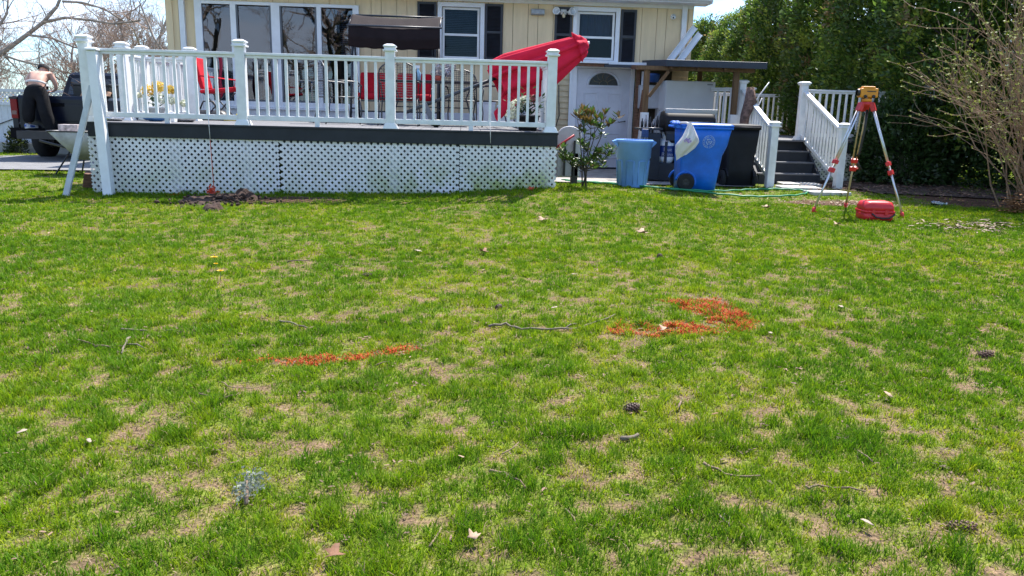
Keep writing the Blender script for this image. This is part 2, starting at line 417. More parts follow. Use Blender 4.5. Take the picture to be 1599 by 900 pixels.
p1 &= rng.uniform(0, 1, n) < 0.86; p2 &= rng.uniform(0, 1, n) < np.clip(0.34+1.5*(core-0.28), 0.22, 0.92); p3 &= rng.uniform(0, 1, n) < 0.55
gmat = leafmat('grass_blade', None, 0.42, 0.45, 'col', gloss=0.012)
pmat = leafmat('painted_blade', None, 0.12, 0.6, 'col', gloss=0.02)
k = ~(p1 | p2 | p3)
# coarse tufts standing above the turf
nt = 5200; tx_, ty_ = scatter(nt, -9.6, 2.5, .4); tl = lushness(tx_, ty_); ok_ = (tl > .55) & ~blocked(tx_, ty_) & (dirtness(tx_, ty_) < .2); tx_, ty_ = tx_[ok_], ty_[ok_]
per_ = 26; ux_ = np.repeat(tx_, per_)+rng.normal(0, .020, len(tx_)*per_); uy_ = np.repeat(ty_, per_)+rng.normal(0, .020, len(tx_)*per_)
tint = np.repeat(rng.uniform(0, 1, len(tx_)), per_)[:, None]; tcol = (dark*(1-tint)+mid*tint)*rng.uniform(.75, 1.25, (len(ux_), 1))
th = np.repeat(rng.uniform(.028, .060, len(tx_)), per_)*rng.uniform(.6, 1.15, len(ux_))
ins = poly_mask(ux_, uy_, PAINT1, .05) | (poly_mask(ux_, uy_, PAINT2, .1) & (rng.uniform(0, 1, len(ux_)) < .6)); ux_, uy_, tcol, th = ux_[~ins], uy_[~ins], tcol[~ins], th[~ins]
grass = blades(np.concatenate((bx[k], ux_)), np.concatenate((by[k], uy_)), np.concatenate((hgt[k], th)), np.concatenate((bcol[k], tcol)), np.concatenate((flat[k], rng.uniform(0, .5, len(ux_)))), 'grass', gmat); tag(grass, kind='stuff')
oran = np.array([0.60, 0.080, 0.022])
for pm, nm, lb in ((p1, 'paint_mark', 'bright orange sprayed stripe across the grass, narrow and nearly straight'), (p2, 'paint_mark', 'orange sprayed patch on the grass, broad and bent like an arrowhead'), (p3, 'paint_mark', 'short faint orange sprayed dash on the grass beside the dug soil by the lattice')):
    c = np.where(rng.uniform(0, 1, pm.sum())[:, None] < 0.86, oran*rng.uniform(0.40, 1.15, (pm.sum(), 1)), bcol[pm])
    xx, yy, hh, ff = bx[pm], by[pm], hgt[pm], flat[pm]
    rep = 2
    xx = np.tile(xx, rep)+rng.normal(0, 0.012, len(xx)*rep); yy = np.tile(yy, rep)+rng.normal(0, 0.012, len(yy)*rep)
    o = blades(xx, yy, np.tile(hh, rep)*0.95, np.tile(c, (rep, 1)), np.clip(np.tile(ff, rep)+0.42, 0, 1), nm, pmat)
    tag(o, lb, 'paint mark')

# ================================================================== things lying on the lawn
bark = mat('twig_bark', (0.20, 0.135, 0.095), 0.9, 0.45, 40)
bark_grey = mat('twig_grey_bark', (0.175, 0.14, 0.105), 0.9, 0.4, 40)
def on(x, y, dz=0.0): return Vector((x, y, G(x, y)+dz))
def twig(pts, r, label, grey=False, side=(), lift=0.014):
    P_ = []
    for i in range(len(pts)-1):
        for t in (0, 0.34, 0.67): P_.append((pts[i][0]+(pts[i+1][0]-pts[i][0])*t, pts[i][1]+(pts[i+1][1]-pts[i][1])*t))
    P_.append(pts[-1]); Q = [on(a+random.uniform(-.006, .006), b+random.uniform(-.006, .006), lift+random.uniform(-.004, .008)) for a, b in P_]
    b = MB().tube(Q, [r*(1-0.55*i/len(Q)) for i in range(len(Q))], 6)
    for (a, c) in side: b.tube([on(*a, lift), on((a[0]+c[0])/2, (a[1]+c[1])/2+.01, lift+.01), on(*c, lift)], [r*.6, r*.5, r*.3], 5)
    o = b.build('twig', bark_grey if grey else bark, off=on(pts[0][0], pts[0][1])); tag(o, label, 'twig', 'twigs fallen on the lawn'); return o
twig([(3.034, -6.599), (3.173, -6.596)], .008, 'short straight grey stick lying level, left of the orange stripe', True)
twig([(3.138, -6.746), (3.175, -6.897), (3.208, -7.027)], .008, 'thick bent grey stick pointing towards the viewer below the short level stick', True, [((3.175, -6.87), (3.30, -6.95))])
twig([(3.025, -6.899), (3.162, -6.897)], .004, 'thin pale twig touching the left of the bent grey stick')
twig([(2.88, -6.811), (3.016, -6.877), (3.12, -6.931)], .004, 'thin slanting twig farthest left on the lawn')
twig([(3.861, -6.402), (3.965, -6.455), (4.062, -6.533)], .007, 'short curved grey stick just above the orange stripe', True)
twig([(5.107, -6.451), (5.217, -6.405), (5.307, -6.5), (5.479, -6.509), (5.661, -6.449), (5.806, -6.286), (5.937, -6.175)], .008, 'longest wavy branch on the lawn, between the two orange marks', True, [((5.56, -6.49), (5.66, -6.36))])
twig([(5.053, -8.365), (5.099, -8.381), (5.176, -8.498)], .006, 'curved brown twig near the bottom middle of the lawn')
twig([(5.853, -8.32), (5.908, -8.399), (6.037, -8.421)], .006, 'pale bow-shaped twig in the near lawn right of the middle')
twig([(6.161, -8.515), (6.214, -8.497), (6.37, -8.537)], .005, 'thin long twig half sunk in grass, left of the longest pine cone')
twig([(5.582, -8.106), (5.669, -8.063)], .011, 'stubby pale piece of bark below the dark pine cone', True)
twig([(3.775, -7.598), (3.901, -7.644), (3.953, -7.581)], .003, 'hair-thin forked twig below the orange stripe, lower one of two', False, [((3.90, -7.64), (3.86, -7.5))])
twig([(3.831, -7.431), (3.873, -7.499), (4.006, -7.532)], .003, 'hair-thin pale twig below the orange stripe, upper one of two')
twig([(4.854, -8.868), (4.885, -8.767)], .004, 'short dark twig at the bottom edge beside brown leaves')
twig([(5.789, -8.696), (5.797, -8.736), (5.808, -8.768)], .004, 'tiny forked grey twig at the bottom below the bow-shaped one', True, [((5.795, -8.73), (5.82, -8.70))])
twig([(3.52, -4.528), (3.7, -4.517)], .006, 'short brown stick far up the lawn right of the dandelions')
twig([(3.287, -6.619), (3.379, -6.629)], .004, 'small thin twig right of the short level grey stick')
twig([(5.101, -8.232), (5.168, -8.146)], .003, 'thin straw-pale twig above the curved brown twig')
twig([(6.519, -8.195), (6.514, -8.315)], .004, 'thin slanting twig at right of the bow-shaped twig')
twig([(4.512, -7.191), (4.581, -7.14)], .004, 'short twig just under the right end of the orange stripe')
twig([(5.909, -7.783), (5.969, -7.627)], .006, 'pale woody stick right of the dark pine cone')
twig([(5.298, -8.646), (5.321, -8.736)], .003, 'tiny pale twig at bottom right of the curved brown twig')

cone_d = mat('pine_cone_dark', (0.085, 0.045, 0.03), 0.7, 0.5, 30)
cone_t = mat('pine_cone_tan', (0.17, 0.095, 0.068), 0.8, 0.5, 30)
def cone(x, y, L, rad, ang, label, m):
    L *= .68; rad *= .64
    c = on(x, y, rad*0.62); ax = Vector((math.cos(ang), math.sin(ang), 0.08)).normalized(); q = ax.to_track_quat('Z', 'Y').to_matrix()
    b = MB(); N = 62
    b.ball(c, rad*0.6, 10, (1, 1, L/(2*rad*0.62)), q)
    for i in range(N):
        t = (i+.5)/N; a = i*2.39996; r = rad*math.sin(math.pi*(0.12+0.80*t))**0.7
        p = Vector((math.cos(a)*r*0.62, math.sin(a)*r*0.62, (t-.5)*L)); o = Vector((math.cos(a), math.sin(a), 0.55)).normalized()
        s = Vector((-math.sin(a), math.cos(a), 0)); w = rad*0.36; e = rad*0.62; u = o.cross(s)
        vs = [p-s*w*.5, p+s*w*.5, p+o*e+s*w*.8, p+o*e*1.12+u*w*.25, p+o*e-s*w*.8, p+o*e*.8-u*w*.7]
        b.add([q @ v+c for v in vs], [(0, 1, 2, 3, 4), (0, 5, 1), (1, 5, 2), (2, 5, 3), (3, 5, 4), (4, 5, 0)])
    o = b.build('pine_cone', m, off=on(x, y)); tag(o, label, 'pine cone', 'pine cones on the lawn')
cone(5.694, -7.783, .095, .036, 0.35, 'dark open pine cone in the grass, plumpest and darkest', cone_d)
cone(7.872, -6.959, .115, .036, -0.1, 'tan pine cone at the right, far beyond the long slim one', cone_t)
cone(6.565, -8.777, .135, .028, -0.2, 'long slim tan pine cone near the bottom right corner', cone_t)
cone(4.225, -5.058, .10, .034, 0.2, 'small dark pine cone straight above the orange stripe', cone_d)
cone(6.729, -4.112, .07, .036, 1.2, 'round dark pine cone above the orange arrowhead patch', cone_d)
cone(5.189, -5.991, .06, .030, 0.9, 'tiny dark pine cone just above the longest wavy branch', cone_d)

leaf_t = mat('dry_leaf_tan', (0.36, 0.24, 0.16), 0.8, 0.4, 30)
leaf_p = mat('dry_leaf_pale', (0.33, 0.255, 0.20), 0.8, 0.3, 30)
leaf_b = mat('dry_leaf_brown', (0.20, 0.095, 0.05), 0.8, 0.4, 30)
def leaf_shape(b, c, size, ang, curl, lobes=False):
    n = 12; vs = [Vector((0, 0, 0))]
    for i in range(n):
        a = 2*math.pi*i/n; r = size*(0.5+(0.22*math.cos(5*a) if lobes else 0.16*math.cos(2*a)))*random.uniform(.85, 1.12)
        x, y = r*math.cos(a), r*math.sin(a)*(1 if lobes else 0.62)
        vs.append(Vector((x, y, curl*(y*y*2.5/size)+random.uniform(-.03, .06)*size)))
    M = Euler((random.uniform(-.16, .16), random.uniform(-.16, .16), ang)).to_matrix()
    b.add([M @ v+c for v in vs], [(0, 1+i, 1+(i+1) % n) for i in range(n)], True); return b
def leaf(x, y, size, m, label, lobes=False):
    size *= .8
    c = on(x, y, 0.03); o = leaf_shape(MB(), c, size, random.uniform(0, 6.3), 0.5, lobes).build('fallen_leaf', m, off=on(x, y), solid=0.001)
    tag(o, label, 'leaf', 'dry leaves on the lawn')
for (x, y, s, m_, lb, lo) in [
    (3.254, -8.048, .052, leaf_p, 'pale tan curled leaf near the left edge of the lawn', False),
    (3.544, -8.137, .045, leaf_p, 'pinkish dry leaf just right of the pale curled leaf at left', False),
    (4.585, -8.93, .065, leaf_b, 'dark brown lobed leaf at the bottom edge of the lawn', True),
    (9.609, -4.267, .10, leaf_p, 'whitish broad leaf on the right of the lawn', False),
    (7.53, -5.94, .07, leaf_p, 'small whitish leaf between the orange patch and the right edge', False),
    (5.863, -2.192, .13, leaf_t, 'crumpled tan leaf in the upper middle of the lawn', True),
    (6.847, -2.877, .14, leaf_t, 'large pinkish lobed leaf above the round dark pine cone', True),
    (4.561, -4.068, .08, leaf_p, 'small bright pale leaf right of the short brown far stick', False),
    (5.832, -4.997, .05, leaf_p, 'pale small leaf in the very middle of the lawn', False),
    (5.551, -6.044, .045, leaf_p, 'tiny pale leaf directly above the longest wavy branch', False),
    (6.252, -8.776, .045, leaf_p, 'pale leaf near the bottom left of the long slim pine cone', False),
    (6.155, -6.546, .075, leaf_t, 'crumpled tan leaf lying on the lower edge of the orange patch', True),
    (8.126, -6.538, .075, leaf_b, 'reddish brown leaf just above the tan pine cone at right', True),
    (5.142, -4.066, .10, leaf_b, 'dark brown crumpled leaf left of the pale leaf in mid lawn', True),
    (6.04, -7.87, .035, leaf_b, 'small reddish leaf right of the pale woody stick', False),
    (6.948, -7.622, .06, leaf_t, 'tan leaf in the near right lawn below the right paint patch', False),
    (6.776, -6.611, .05, leaf_p, 'pale leaf at the right tip of the orange patch', False),
    (4.988, -8.836, .05, leaf_t, 'tan leaf beside the short dark twig at the bottom', True),
    (4.948, -8.285, .03, leaf_t, 'tiny tan leaf left of the curved brown twig', False),
    (9.409, -1.945, .11, leaf_t, 'tan leaf on the grass in front of the red case', True),
    (9.114, -0.469, .13, leaf_t, 'tan leaf on the grass left of the nearest tripod foot', True),
    (12.643, 1.216, .10, leaf_t, 'tan leaf in the shade of the hedge beyond the bottle', False)]:
    leaf(x, y, s, m_, lb, lo)
# uncountable small debris
b = MB()
for i in range(300):
    y = -9+9.5*random.random()**0.8; d = y-CY; x = CX+0.067*d+random.uniform(-.68, .68)*d
    if bool(blocked(np.array([x]), np.array([y]))[0]): continue
    leaf_shape(b, on(x, y, 0.012), random.uniform(.010, .022)+0.0025*d, random.uniform(0, 6.3), 0.6)
for i in range(1500):
    y = -9+9.5*random.random()**0.8; d = y-CY; x = CX+0.067*d+random.uniform(-.70, .70)*d
    if bool(blocked(np.array([x]), np.array([y]))[0]): continue
    for j in range(random.choice((1, 1, 2, 4))): leaf_shape(b, on(x+random.gauss(0, .02), y+random.gauss(0, .02), 0.016), random.uniform(.006, .014)+0.0014*d, random.uniform(0, 6.3), 0.6)
o = b.build('leaf_litter', mat('litter', (0.20, 0.125, 0.085), 0.85, 0.75, 2.5)); tag(o, kind='stuff')
b = MB()
for i in range(130):
    x = random.gauss(11.15, .40); y = random.gauss(-1.85, .20)+0.25*(x-11.1)
    leaf_shape(b, on(x, y, random.uniform(.015, .05)), random.uniform(.04, .085), random.uniform(0, 6.3), 0.7)
o = b.build('leaf_pile', mat('pile_leaf', (0.32, 0.23, 0.17), 0.85, 0.5, 8)); tag(o, kind='stuff')
b = MB()
for i in range(900):
    x = random.uniform(10.6, 15); y = random.uniform(1.2, 3.9)
    leaf_shape(b, on(x, y, random.uniform(.02, .05)), random.uniform(.04, .08), random.uniform(0, 6.3), 0.7)
o = b.build('mulch_leaves', mat('mulch_leaf', (0.22, 0.13, 0.09), 0.85, 0.5, 8)); tag(o, kind='stuff')
b = MB()
for i in range(260):
    x = random.gauss(10.6, .55); y = random.gauss(.45, .2)
    leaf_shape(b, on(x, y, random.uniform(.01, .03)), random.uniform(.02, .05), random.uniform(0, 6.3), 0.7)
o = b.build('wood_chips', mat('chip', (0.40, 0.30, 0.22), 0.85, 0.5, 8)); tag(o, kind='stuff')
# dandelions
yl = leafmat('dandelion_petal', (0.80, 0.52, 0.01), 0.2, 0.6, None, 0.15); st = leafmat('dandelion_stem', (0.10, 0.18, 0.03), 0.3, 0.5)
for (x, y, s, lb) in ((2.984, -4.718, .030, 'yellow dandelion, farthest and largest of the three'), (3.084, -5.005, .018, 'yellow dandelion, smallest, middle one of three'), (3.194, -5.267, .026, 'yellow dandelion, nearest of the three')):
    t = thing('dandelion', lb, 'dandelion', on(x, y), 'dandelions in the lawn')
    MB().tube([on(x, y), on(x, y, .075)], .0025, 5).build('stem', st, t)
    b = MB()
    for i in range(40):
        a = i*2.4; r = s*math.sqrt((i+1)/40); c = on(x, y, .075); e = Vector((math.cos(a), math.sin(a), 0)); u = Vector((-e.y, e.x, 0))
        b.add([c-u*.003, c+u*.003, c+e*r+u*.004+Vector((0, 0, .012-.25*r)), c+e*r-u*.004+Vector((0, 0, .012-.25*r))], [(0, 1, 2, 3)])
    b.build('flower_head', yl, t)
# lichen-covered twig tuft
t = thing('lichen_tuft', 'grey-green lichen covered sprig lying in the near grass at left', 'lichen', on(4.24, -8.545))
b = MB(); c0 = on(4.24, -8.56, .01)
for i in range(300):
    q_ = c0+Vector((random.gauss(0, .022), random.gauss(.04, .038), abs(random.gauss(.03, .018))))
    d_ = Vector((random.gauss(0, 1), random.gauss(0, 1), random.gauss(.4, .8))).normalized()*random.uniform(.006, .014)
    s_ = d_.orthogonal().normalized()*.0025
    b.add([q_-s_, q_+s_, q_+d_+s_*1.4, q_+d_-s_*1.4], [(0, 1, 2, 3)])
b.build('lichen', leafmat('lichen_grey', (0.24, 0.26, 0.19), 0.15, 0.7), t)
MB().tube([c0+Vector((.01, -.05, .01)), c0+Vector((0, 0, .03)), c0+Vector((-.010, .04, .045)), c0+Vector((-.02, .08, .06))], [.007, .006, .004, .002], 6).build('stem', bark, t)
# dug soil
soilm = mat('dug_soil', (0.060, 0.033, 0.023), 1.0, 0.6, 14, 1.0, 40)
def mound(cx_, cy_, rx, ry, h, seed, label, name='soil_mound', n=40, amp=.6):
    def f(u, v):
        x = cx_+(u-.5)*2*rx; y = cy_+(v-.5)*2*ry; r = math.hypot((u-.5)*2, (v-.5)*2)
        k_ = max(0, 1-r*r)
        return (x, y, G(x, y)-.01+h*k_*(1-amp+amp*2*float(fbm(x, y, .11, seed, 3))))
    o = MB().grid(f, n, n).build(name, soilm, off=on(cx_, cy_)); tag(o, label, 'soil'); return o
mound(1.74, -.78, .46, .42, .085, 5, 'low spread of crumbled brown soil dug up before the lattice')
mound(2.08, -.52, .26, .22, .125, 8, 'dark heap of wet soil at the right of the dug spot')
mound(2.00, -1.50, .13, .14, .12, 9, 'dark fist-sized clod of soil nearest on the grass', 'soil_clod')
mound(1.60, -1.36, .04, .05, .04, 10, 'small dark crumb of soil left of the bigger clod', 'soil_clod')
b = MB()
for i in range(210):
    a = random.uniform(0, 6.3); r_ = abs(random.gauss(0, .55)); x = 1.85+r_*.62*math.cos(a)+.10; y = -.78+r_*.58*math.sin(a); s = random.uniform(.008, .028)*(1.5 if random.random() < .1 else 1)
    k0 = len(b.v); b.ball(on(x, y, s*.5+.02+.05*max(0, 1-r_*1.6)), s, 6, (1, random.uniform(.7, 1.2), random.uniform(.6, .9)))
    b.v[k0:] = [tuple(Vector(v)+Vector((random.uniform(-1, 1), random.uniform(-1, 1), random.uniform(-1, 1)))*s*.22) for v in b.v[k0:]]
tag(b.build('loose_soil', soilm), kind='stuff')
# stepping stones
stm = mat('paving_stone', (0.50, 0.48, 0.46), 0.9, 0.25, 5, 0.4, 90)
for (cx_, cy_, hx_, hy_), lb in zip(STONES, ('pale square stepping stone right at the foot of the stairs', 'pale stepping stone in the middle of the three', 'pale stepping stone nearest to the tripod')):
    o = MB().box(on(cx_, cy_, .02), (hx_*2, hy_*2, .06), (0, 0, random.uniform(-.1, .1))).build('stepping_stone', stm, bevel=.012, off=on(cx_, cy_)); tag(o, lb, 'stepping stone', 'stepping stones to the stairs')

# ================================================================== shared surfaces
def dirty_white(name, base=(0.77, 0.78, 0.79), grime=(0.38, 0.40, 0.18), ztop=0.35, xlo=3.0, amount=0.8, rough=0.45):
    """white vinyl with algae creeping up from the ground (a stain of its own, by world height and a noise)"""
    m = bpy.data.materials.new(name); n, l, b = _nodes(m)
    g = n.new('ShaderNodeNewGeometry'); sp = n.new('ShaderNodeSeparateXYZ'); l.new(g.outputs['Position'], sp.inputs[0])
    z = n.new('ShaderNodeTexNoise'); z.inputs['Scale'].default_value = 2.2; z.inputs['Detail'].default_value = 6; l.new(g.outputs['Position'], z.inputs['Vector'])
    h = n.new('ShaderNodeMapRange'); h.inputs[1].default_value = ztop; h.inputs[2].default_value = ztop-0.45; h.inputs[3].default_value = 0; h.inputs[4].default_value = 1
    l.new(sp.outputs['Z'], h.inputs[0])
    x = n.new('ShaderNodeMapRange'); x.inputs[1].default_value = xlo; x.inputs[2].default_value = xlo+2.4; x.inputs[3].default_value = 0.42; x.inputs[4].default_value = 1
    l.new(sp.outputs['X'], x.inputs[0])
    r = n.new('ShaderNodeValToRGB'); r.color_ramp.elements[0].position = 0.40; r.color_ramp.elements[1].position = 0.60; l.new(z.outputs['Fac'], r.inputs['Fac'])
    m1 = n.new('ShaderNodeMath'); m1.operation = 'MULTIPLY'; m2 = n.new('ShaderNodeMath'); m2.operation = 'MULTIPLY'; m3 = n.new('ShaderNodeMath'); m3.operation = 'MULTIPLY'; m3.inputs[1].default_value = amount*1.5; m3.use_clamp = True
    l.new(h.outputs[0], m1.inputs[0]); l.new(x.outputs[0], m1.inputs[1]); l.new(m1.outputs[0], m2.inputs[0]); l.new(r.outputs['Color'], m2.inputs[1]); l.new(m2.outputs[0], m3.inputs[0])
    z.inputs['Roughness'].default_value = 0.82; z.inputs['Detail'].default_value = 10
    z2 = n.new('ShaderNodeTexNoise'); z2.inputs['Scale'].default_value = 9; z2.inputs['Detail'].default_value = 8; l.new(g.outputs['Position'], z2.inputs['Vector'])
    r2 = n.new('ShaderNodeValToRGB'); r2.color_ramp.elements[0].position = 0.3; r2.color_ramp.elements[0].color = (*[c*0.86 for c in base], 1); r2.color_ramp.elements[1].position = 0.6; r2.color_ramp.elements[1].color = (*base, 1)
    l.new(z2.outputs['Fac'], r2.inputs['Fac'])
    mx_ = n.new('ShaderNodeMix'); mx_.data_type = 'RGBA'; mx_.inputs[7].default_value = (*grime, 1)
    l.new(m3.outputs[0], mx_.inputs['Factor']); l.new(r2.outputs['Color'], mx_.inputs[6]); l.new(mx_.outputs[2], b.inputs['Base Color'])
    b.inputs['Roughness'].default_value = rough; b.inputs['Specular IOR Level'].default_value = 0.3
    MATS[name] = m; return m
vinyl = dirty_white('white_vinyl', ztop=1.06, xlo=1.5, amount=0.14, grime=(0.42, 0.44, 0.24))
lattice_m = dirty_white('lattice_vinyl', (0.80, 0.785, 0.80), (0.34, 0.40, 0.13), 0.60, 3.0, 0.75)
white_p = mat('white_paint', (0.78, 0.79, 0.80), 0.45, 0.08, 5, spec=0.3)
trim_w = mat('white_trim', (0.74, 0.76, 0.80), 0.5, 0.08, 4, spec=0.3)
cream = mat('cream_siding', (0.74, 0.585, 0.375), 0.75, 0.10, 3, 0.15, 40, stretch=(3, 3, .35), spec=0.2)
cream2 = mat('cream_lap_siding', (0.60, 0.49, 0.32), 0.7, 0.14, 5, spec=0.2)
deckm = mat('composite_board', (0.14, 0.14, 0.15), 0.8, 0.2, 4, 0.2, 60, stretch=(8, .6, 8))
fasc = mat('dark_fascia', (0.026, 0.029, 0.036), 0.6, 0.25, 3, spec=0.3)
shutm = mat('shutter_black', (0.025, 0.028, 0.040), 0.5, 0.25, 6)
iron = mat('wrought_iron', (0.022, 0.026, 0.036), 0.42, 0.3, 20, spec=0.6)
blackp = mat('black_plastic', (0.018, 0.018, 0.020), 0.45, 0.3, 8, 0.1, 120)
alum = mat('aluminium', (0.62, 0.64, 0.67), 0.35, 0.15, 12, metal=0.85)
steel = mat('stainless', (0.30, 0.30, 0.31), 0.38, 0.2, 4, metal=0.9, stretch=(.4, 6, 6))
redc = mat('red_fabric', (0.46, 0.014, 0.028), 0.85, 0.22, 4, 0.2, 300, spec=0.15)
brownc = mat('brown_canvas', (0.020, 0.013, 0.014), 0.85, 0.2, 4, 0.2, 300, spec=0.15)
wood = mat('treated_lumber', (0.17, 0.095, 0.042), 0.8, 0.4, 3, 0.2, 60, stretch=(9, 9, .8))
rust = mat('stained_board', (0.17, 0.085, 0.05), 0.85, 0.5, 4, 0.3, 60, stretch=(2, 2, 8))
greyp = mat('grey_plastic', (0.46, 0.47, 0.50), 0.5, 0.15, 5)
rubber = mat('rubber', (0.016, 0.016, 0.017), 0.85, 0.3, 12, 0.3, 90)
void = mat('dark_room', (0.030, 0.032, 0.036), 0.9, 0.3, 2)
blind = mat('blind_slat', (0.50, 0.53, 0.56), 0.6, 0.12, 6)
glass = glassmat('window_glass', (0.55, 0.62, 0.70), 0.0, 1.28)
glassd = glassmat('door_glass', (0.42, 0.56, 0.70), 0.05)
shingle = mat('roof_shingle', (0.075, 0.075, 0.085), 0.9, 0.4, 12, 0.5, 80)
WY = 5.70     # the house wall's plane

# ================================================================== house
t = thing('house', 'cream sided ranch house with dark shutters behind the raised deck', 'house', (4.4, WY, 0))
XL, XR = -0.86, 9.64
def wall_rect(b, x0, x1, z0, z1, y0, y1, holes, step):
    """vertical boards with dark gaps between them, cut round the openings"""
    x = x0
    k = 0
    while x < x1-1e-6:
        w = step[k % len(step)]; k += 1; e = min(x+w, x1)
        cuts = sorted(set([x, e]+[h[0] for h in holes if x < h[0] < e]+[h[1] for h in holes if x < h[1] < e]))
        for a, c in zip(cuts[:-1], cuts[1:]):
            m_ = (a+c)/2; hs = sorted([(h[2], h[3]) for h in holes if h[0] < m_ < h[1]]); z = z0
            ga = 0.004 if a == x else 0; gc = 0.004 if c == e else 0
            for (ha, hb) in hs+[(z1, None)]:
                if ha > z+1e-4: b.box(((a+ga+c-gc)/2, (y0+y1)/2, (z+ha)/2), (c-gc-a-ga, y1-y0, ha-z))
                if hb is None: break
                z = hb
        x = e
    return b
SL = (-0.34, 2.84, 1.12, 3.14)
W1 = (4.50, 5.29, 2.17, 3.19); W2 = (7.24, 8.05, 2.23, 3.19)
DR = (7.20, 8.42, 0.05, 2.09)
b = wall_rect(MB(), XL, XR, 2.17, 3.36, WY, WY+.05, [(SL[0], SL[1], 2.17, SL[3]), (W1[0], W1[1], 2.17, W1[3]), (W2[0], W2[1], W2[2], W2[3])], (.2, .31, .2, .31, .3))
b.build('upper_wall', cream, t)
wall_rect(MB(), XL, SL[0], 1.10, 2.168, WY+.001, WY+.049, [], (.2, .31, .2)).build('middle_wall', cream, t)
wall_rect(MB(), SL[1], 6.35, 1.10, 2.168, WY+.001, WY+.049, [], (.2, .31, .2, .31, .3)).build('middle_wall', cream, t)
# backing and the other sides of the house
b = MB(); b.box((XL+.03, WY+4, 1.7), (.05, 7.9, 3.4)); b.box((XR-.03, WY+4, 1.7), (.05, 7.9, 3.4)); b.box(((XL+XR)/2, WY+8, 1.7), (XR-XL, .05, 3.4))
b.build('side_wall', cream, t)
b = MB()
for (x0, x1, z0, z1) in ((XL+.06, SL[0], .0, 3.36), (SL[1], W1[0], .0, 3.36), (W1[1], W2[0]-.05, 2.1, 3.36), (W2[1], XR-.06, 2.1, 3.36), (W1[1], DR[0]-.12, 0, 2.1), (DR[1]+.10, XR-.06, 0, 2.1), (SL[0], SL[1], .0, 1.10), (SL[0], SL[1], 3.16, 3.36), (W1[0], W1[1], 0, 2.15), (W1[0], W1[1], 3.2, 3.36), (W2[0], W2[1], 3.2, 3.36)):
    b.box(((x0+x1)/2, WY+.075, (z0+z1)/2), (x1-x0, .04, z1-z0))
b.build('sheathing', void, t)
# clapboards of the basement storey, to the right of the deck
for (x0, x1) in ((6.24, 7.15), (8.52, 9.62)):
    b = MB(); z = 0.0
    while z < 2.16:
        h = min(.115, 2.165-z)
        b.add([(x0, WY+.015, z), (x1, WY+.015, z), (x1, WY+.04, z+h), (x0, WY+.04, z+h), (x0, WY+.045, z), (x1, WY+.045, z)], [(0, 1, 2, 3), (0, 4, 5, 1)])
        b.add([(x0, WY+.014, z-.004), (x1, WY+.014, z-.004), (x1, WY+.014, z+.010), (x0, WY+.014, z+.010)], [(0, 1, 2, 3)]); z += .115
    b.build('clapboard_wall', cream2, t)
MB().box(((6.05-.86)/2, WY-.02, 1.005), (6.9, .03, .20)).build('skirt_board', trim_w, t)
MB().box((XL+.02, WY-.012, 2.1), (.13, .024, 2.5)).build('corner_board', cream, t); MB().box((XR-.05, WY-.012, 2.77), (.10, .024, 1.18)).build('corner_board', cream, t)
MB().bar((XL+.28, WY-.045, 1.0), (XL+.28, WY-.045, 3.2), .10, .075).build('downspout', trim_w, t)
# eaves, gutter, roof
MB().box(((XL+XR)/2, WY-.20, 3.365), (XR-XL+.5, .50, .02)).build('soffit', trim_w, t)
MB().box(((XL+XR)/2, WY-.018, 3.325), (XR-XL, .03, .07)).build('frieze_board', trim_w, t)
g_ = MB(); x0, x1 = XL-.25, XR+.22
g_.prism([(WY-.44, 3.36), (WY-.53, 3.40), (WY-.55, 3.49), (WY-.53, 3.49), (WY-.51, 3.41), (WY-.44, 3.375)], x0, x1, 'x'); g_.box(((x0+x1)/2, WY-.43, 3.43), (x1-x0, .02, .14))
g_.box((x1, WY-.49, 3.43), (.012, .12, .12)); g_.build('gutter', trim_w, t)
g_ = MB(); g_.prism([(WY-.50, 3.50), (WY+4, 5.1), (WY+8.6, 3.50), (WY+8.6, 3.46), (WY+4, 5.05), (WY-.50, 3.46)], x0, x1, 'x'); g_.build('roof', shingle, t)
for (xa) in (XR-.42, XR-.02):
    pass
d_ = MB(); d_.bar((9.44, WY-.055, 3.36), (9.44, WY-.055, 2.10), .095, .07); d_.build('downspout', trim_w, t)
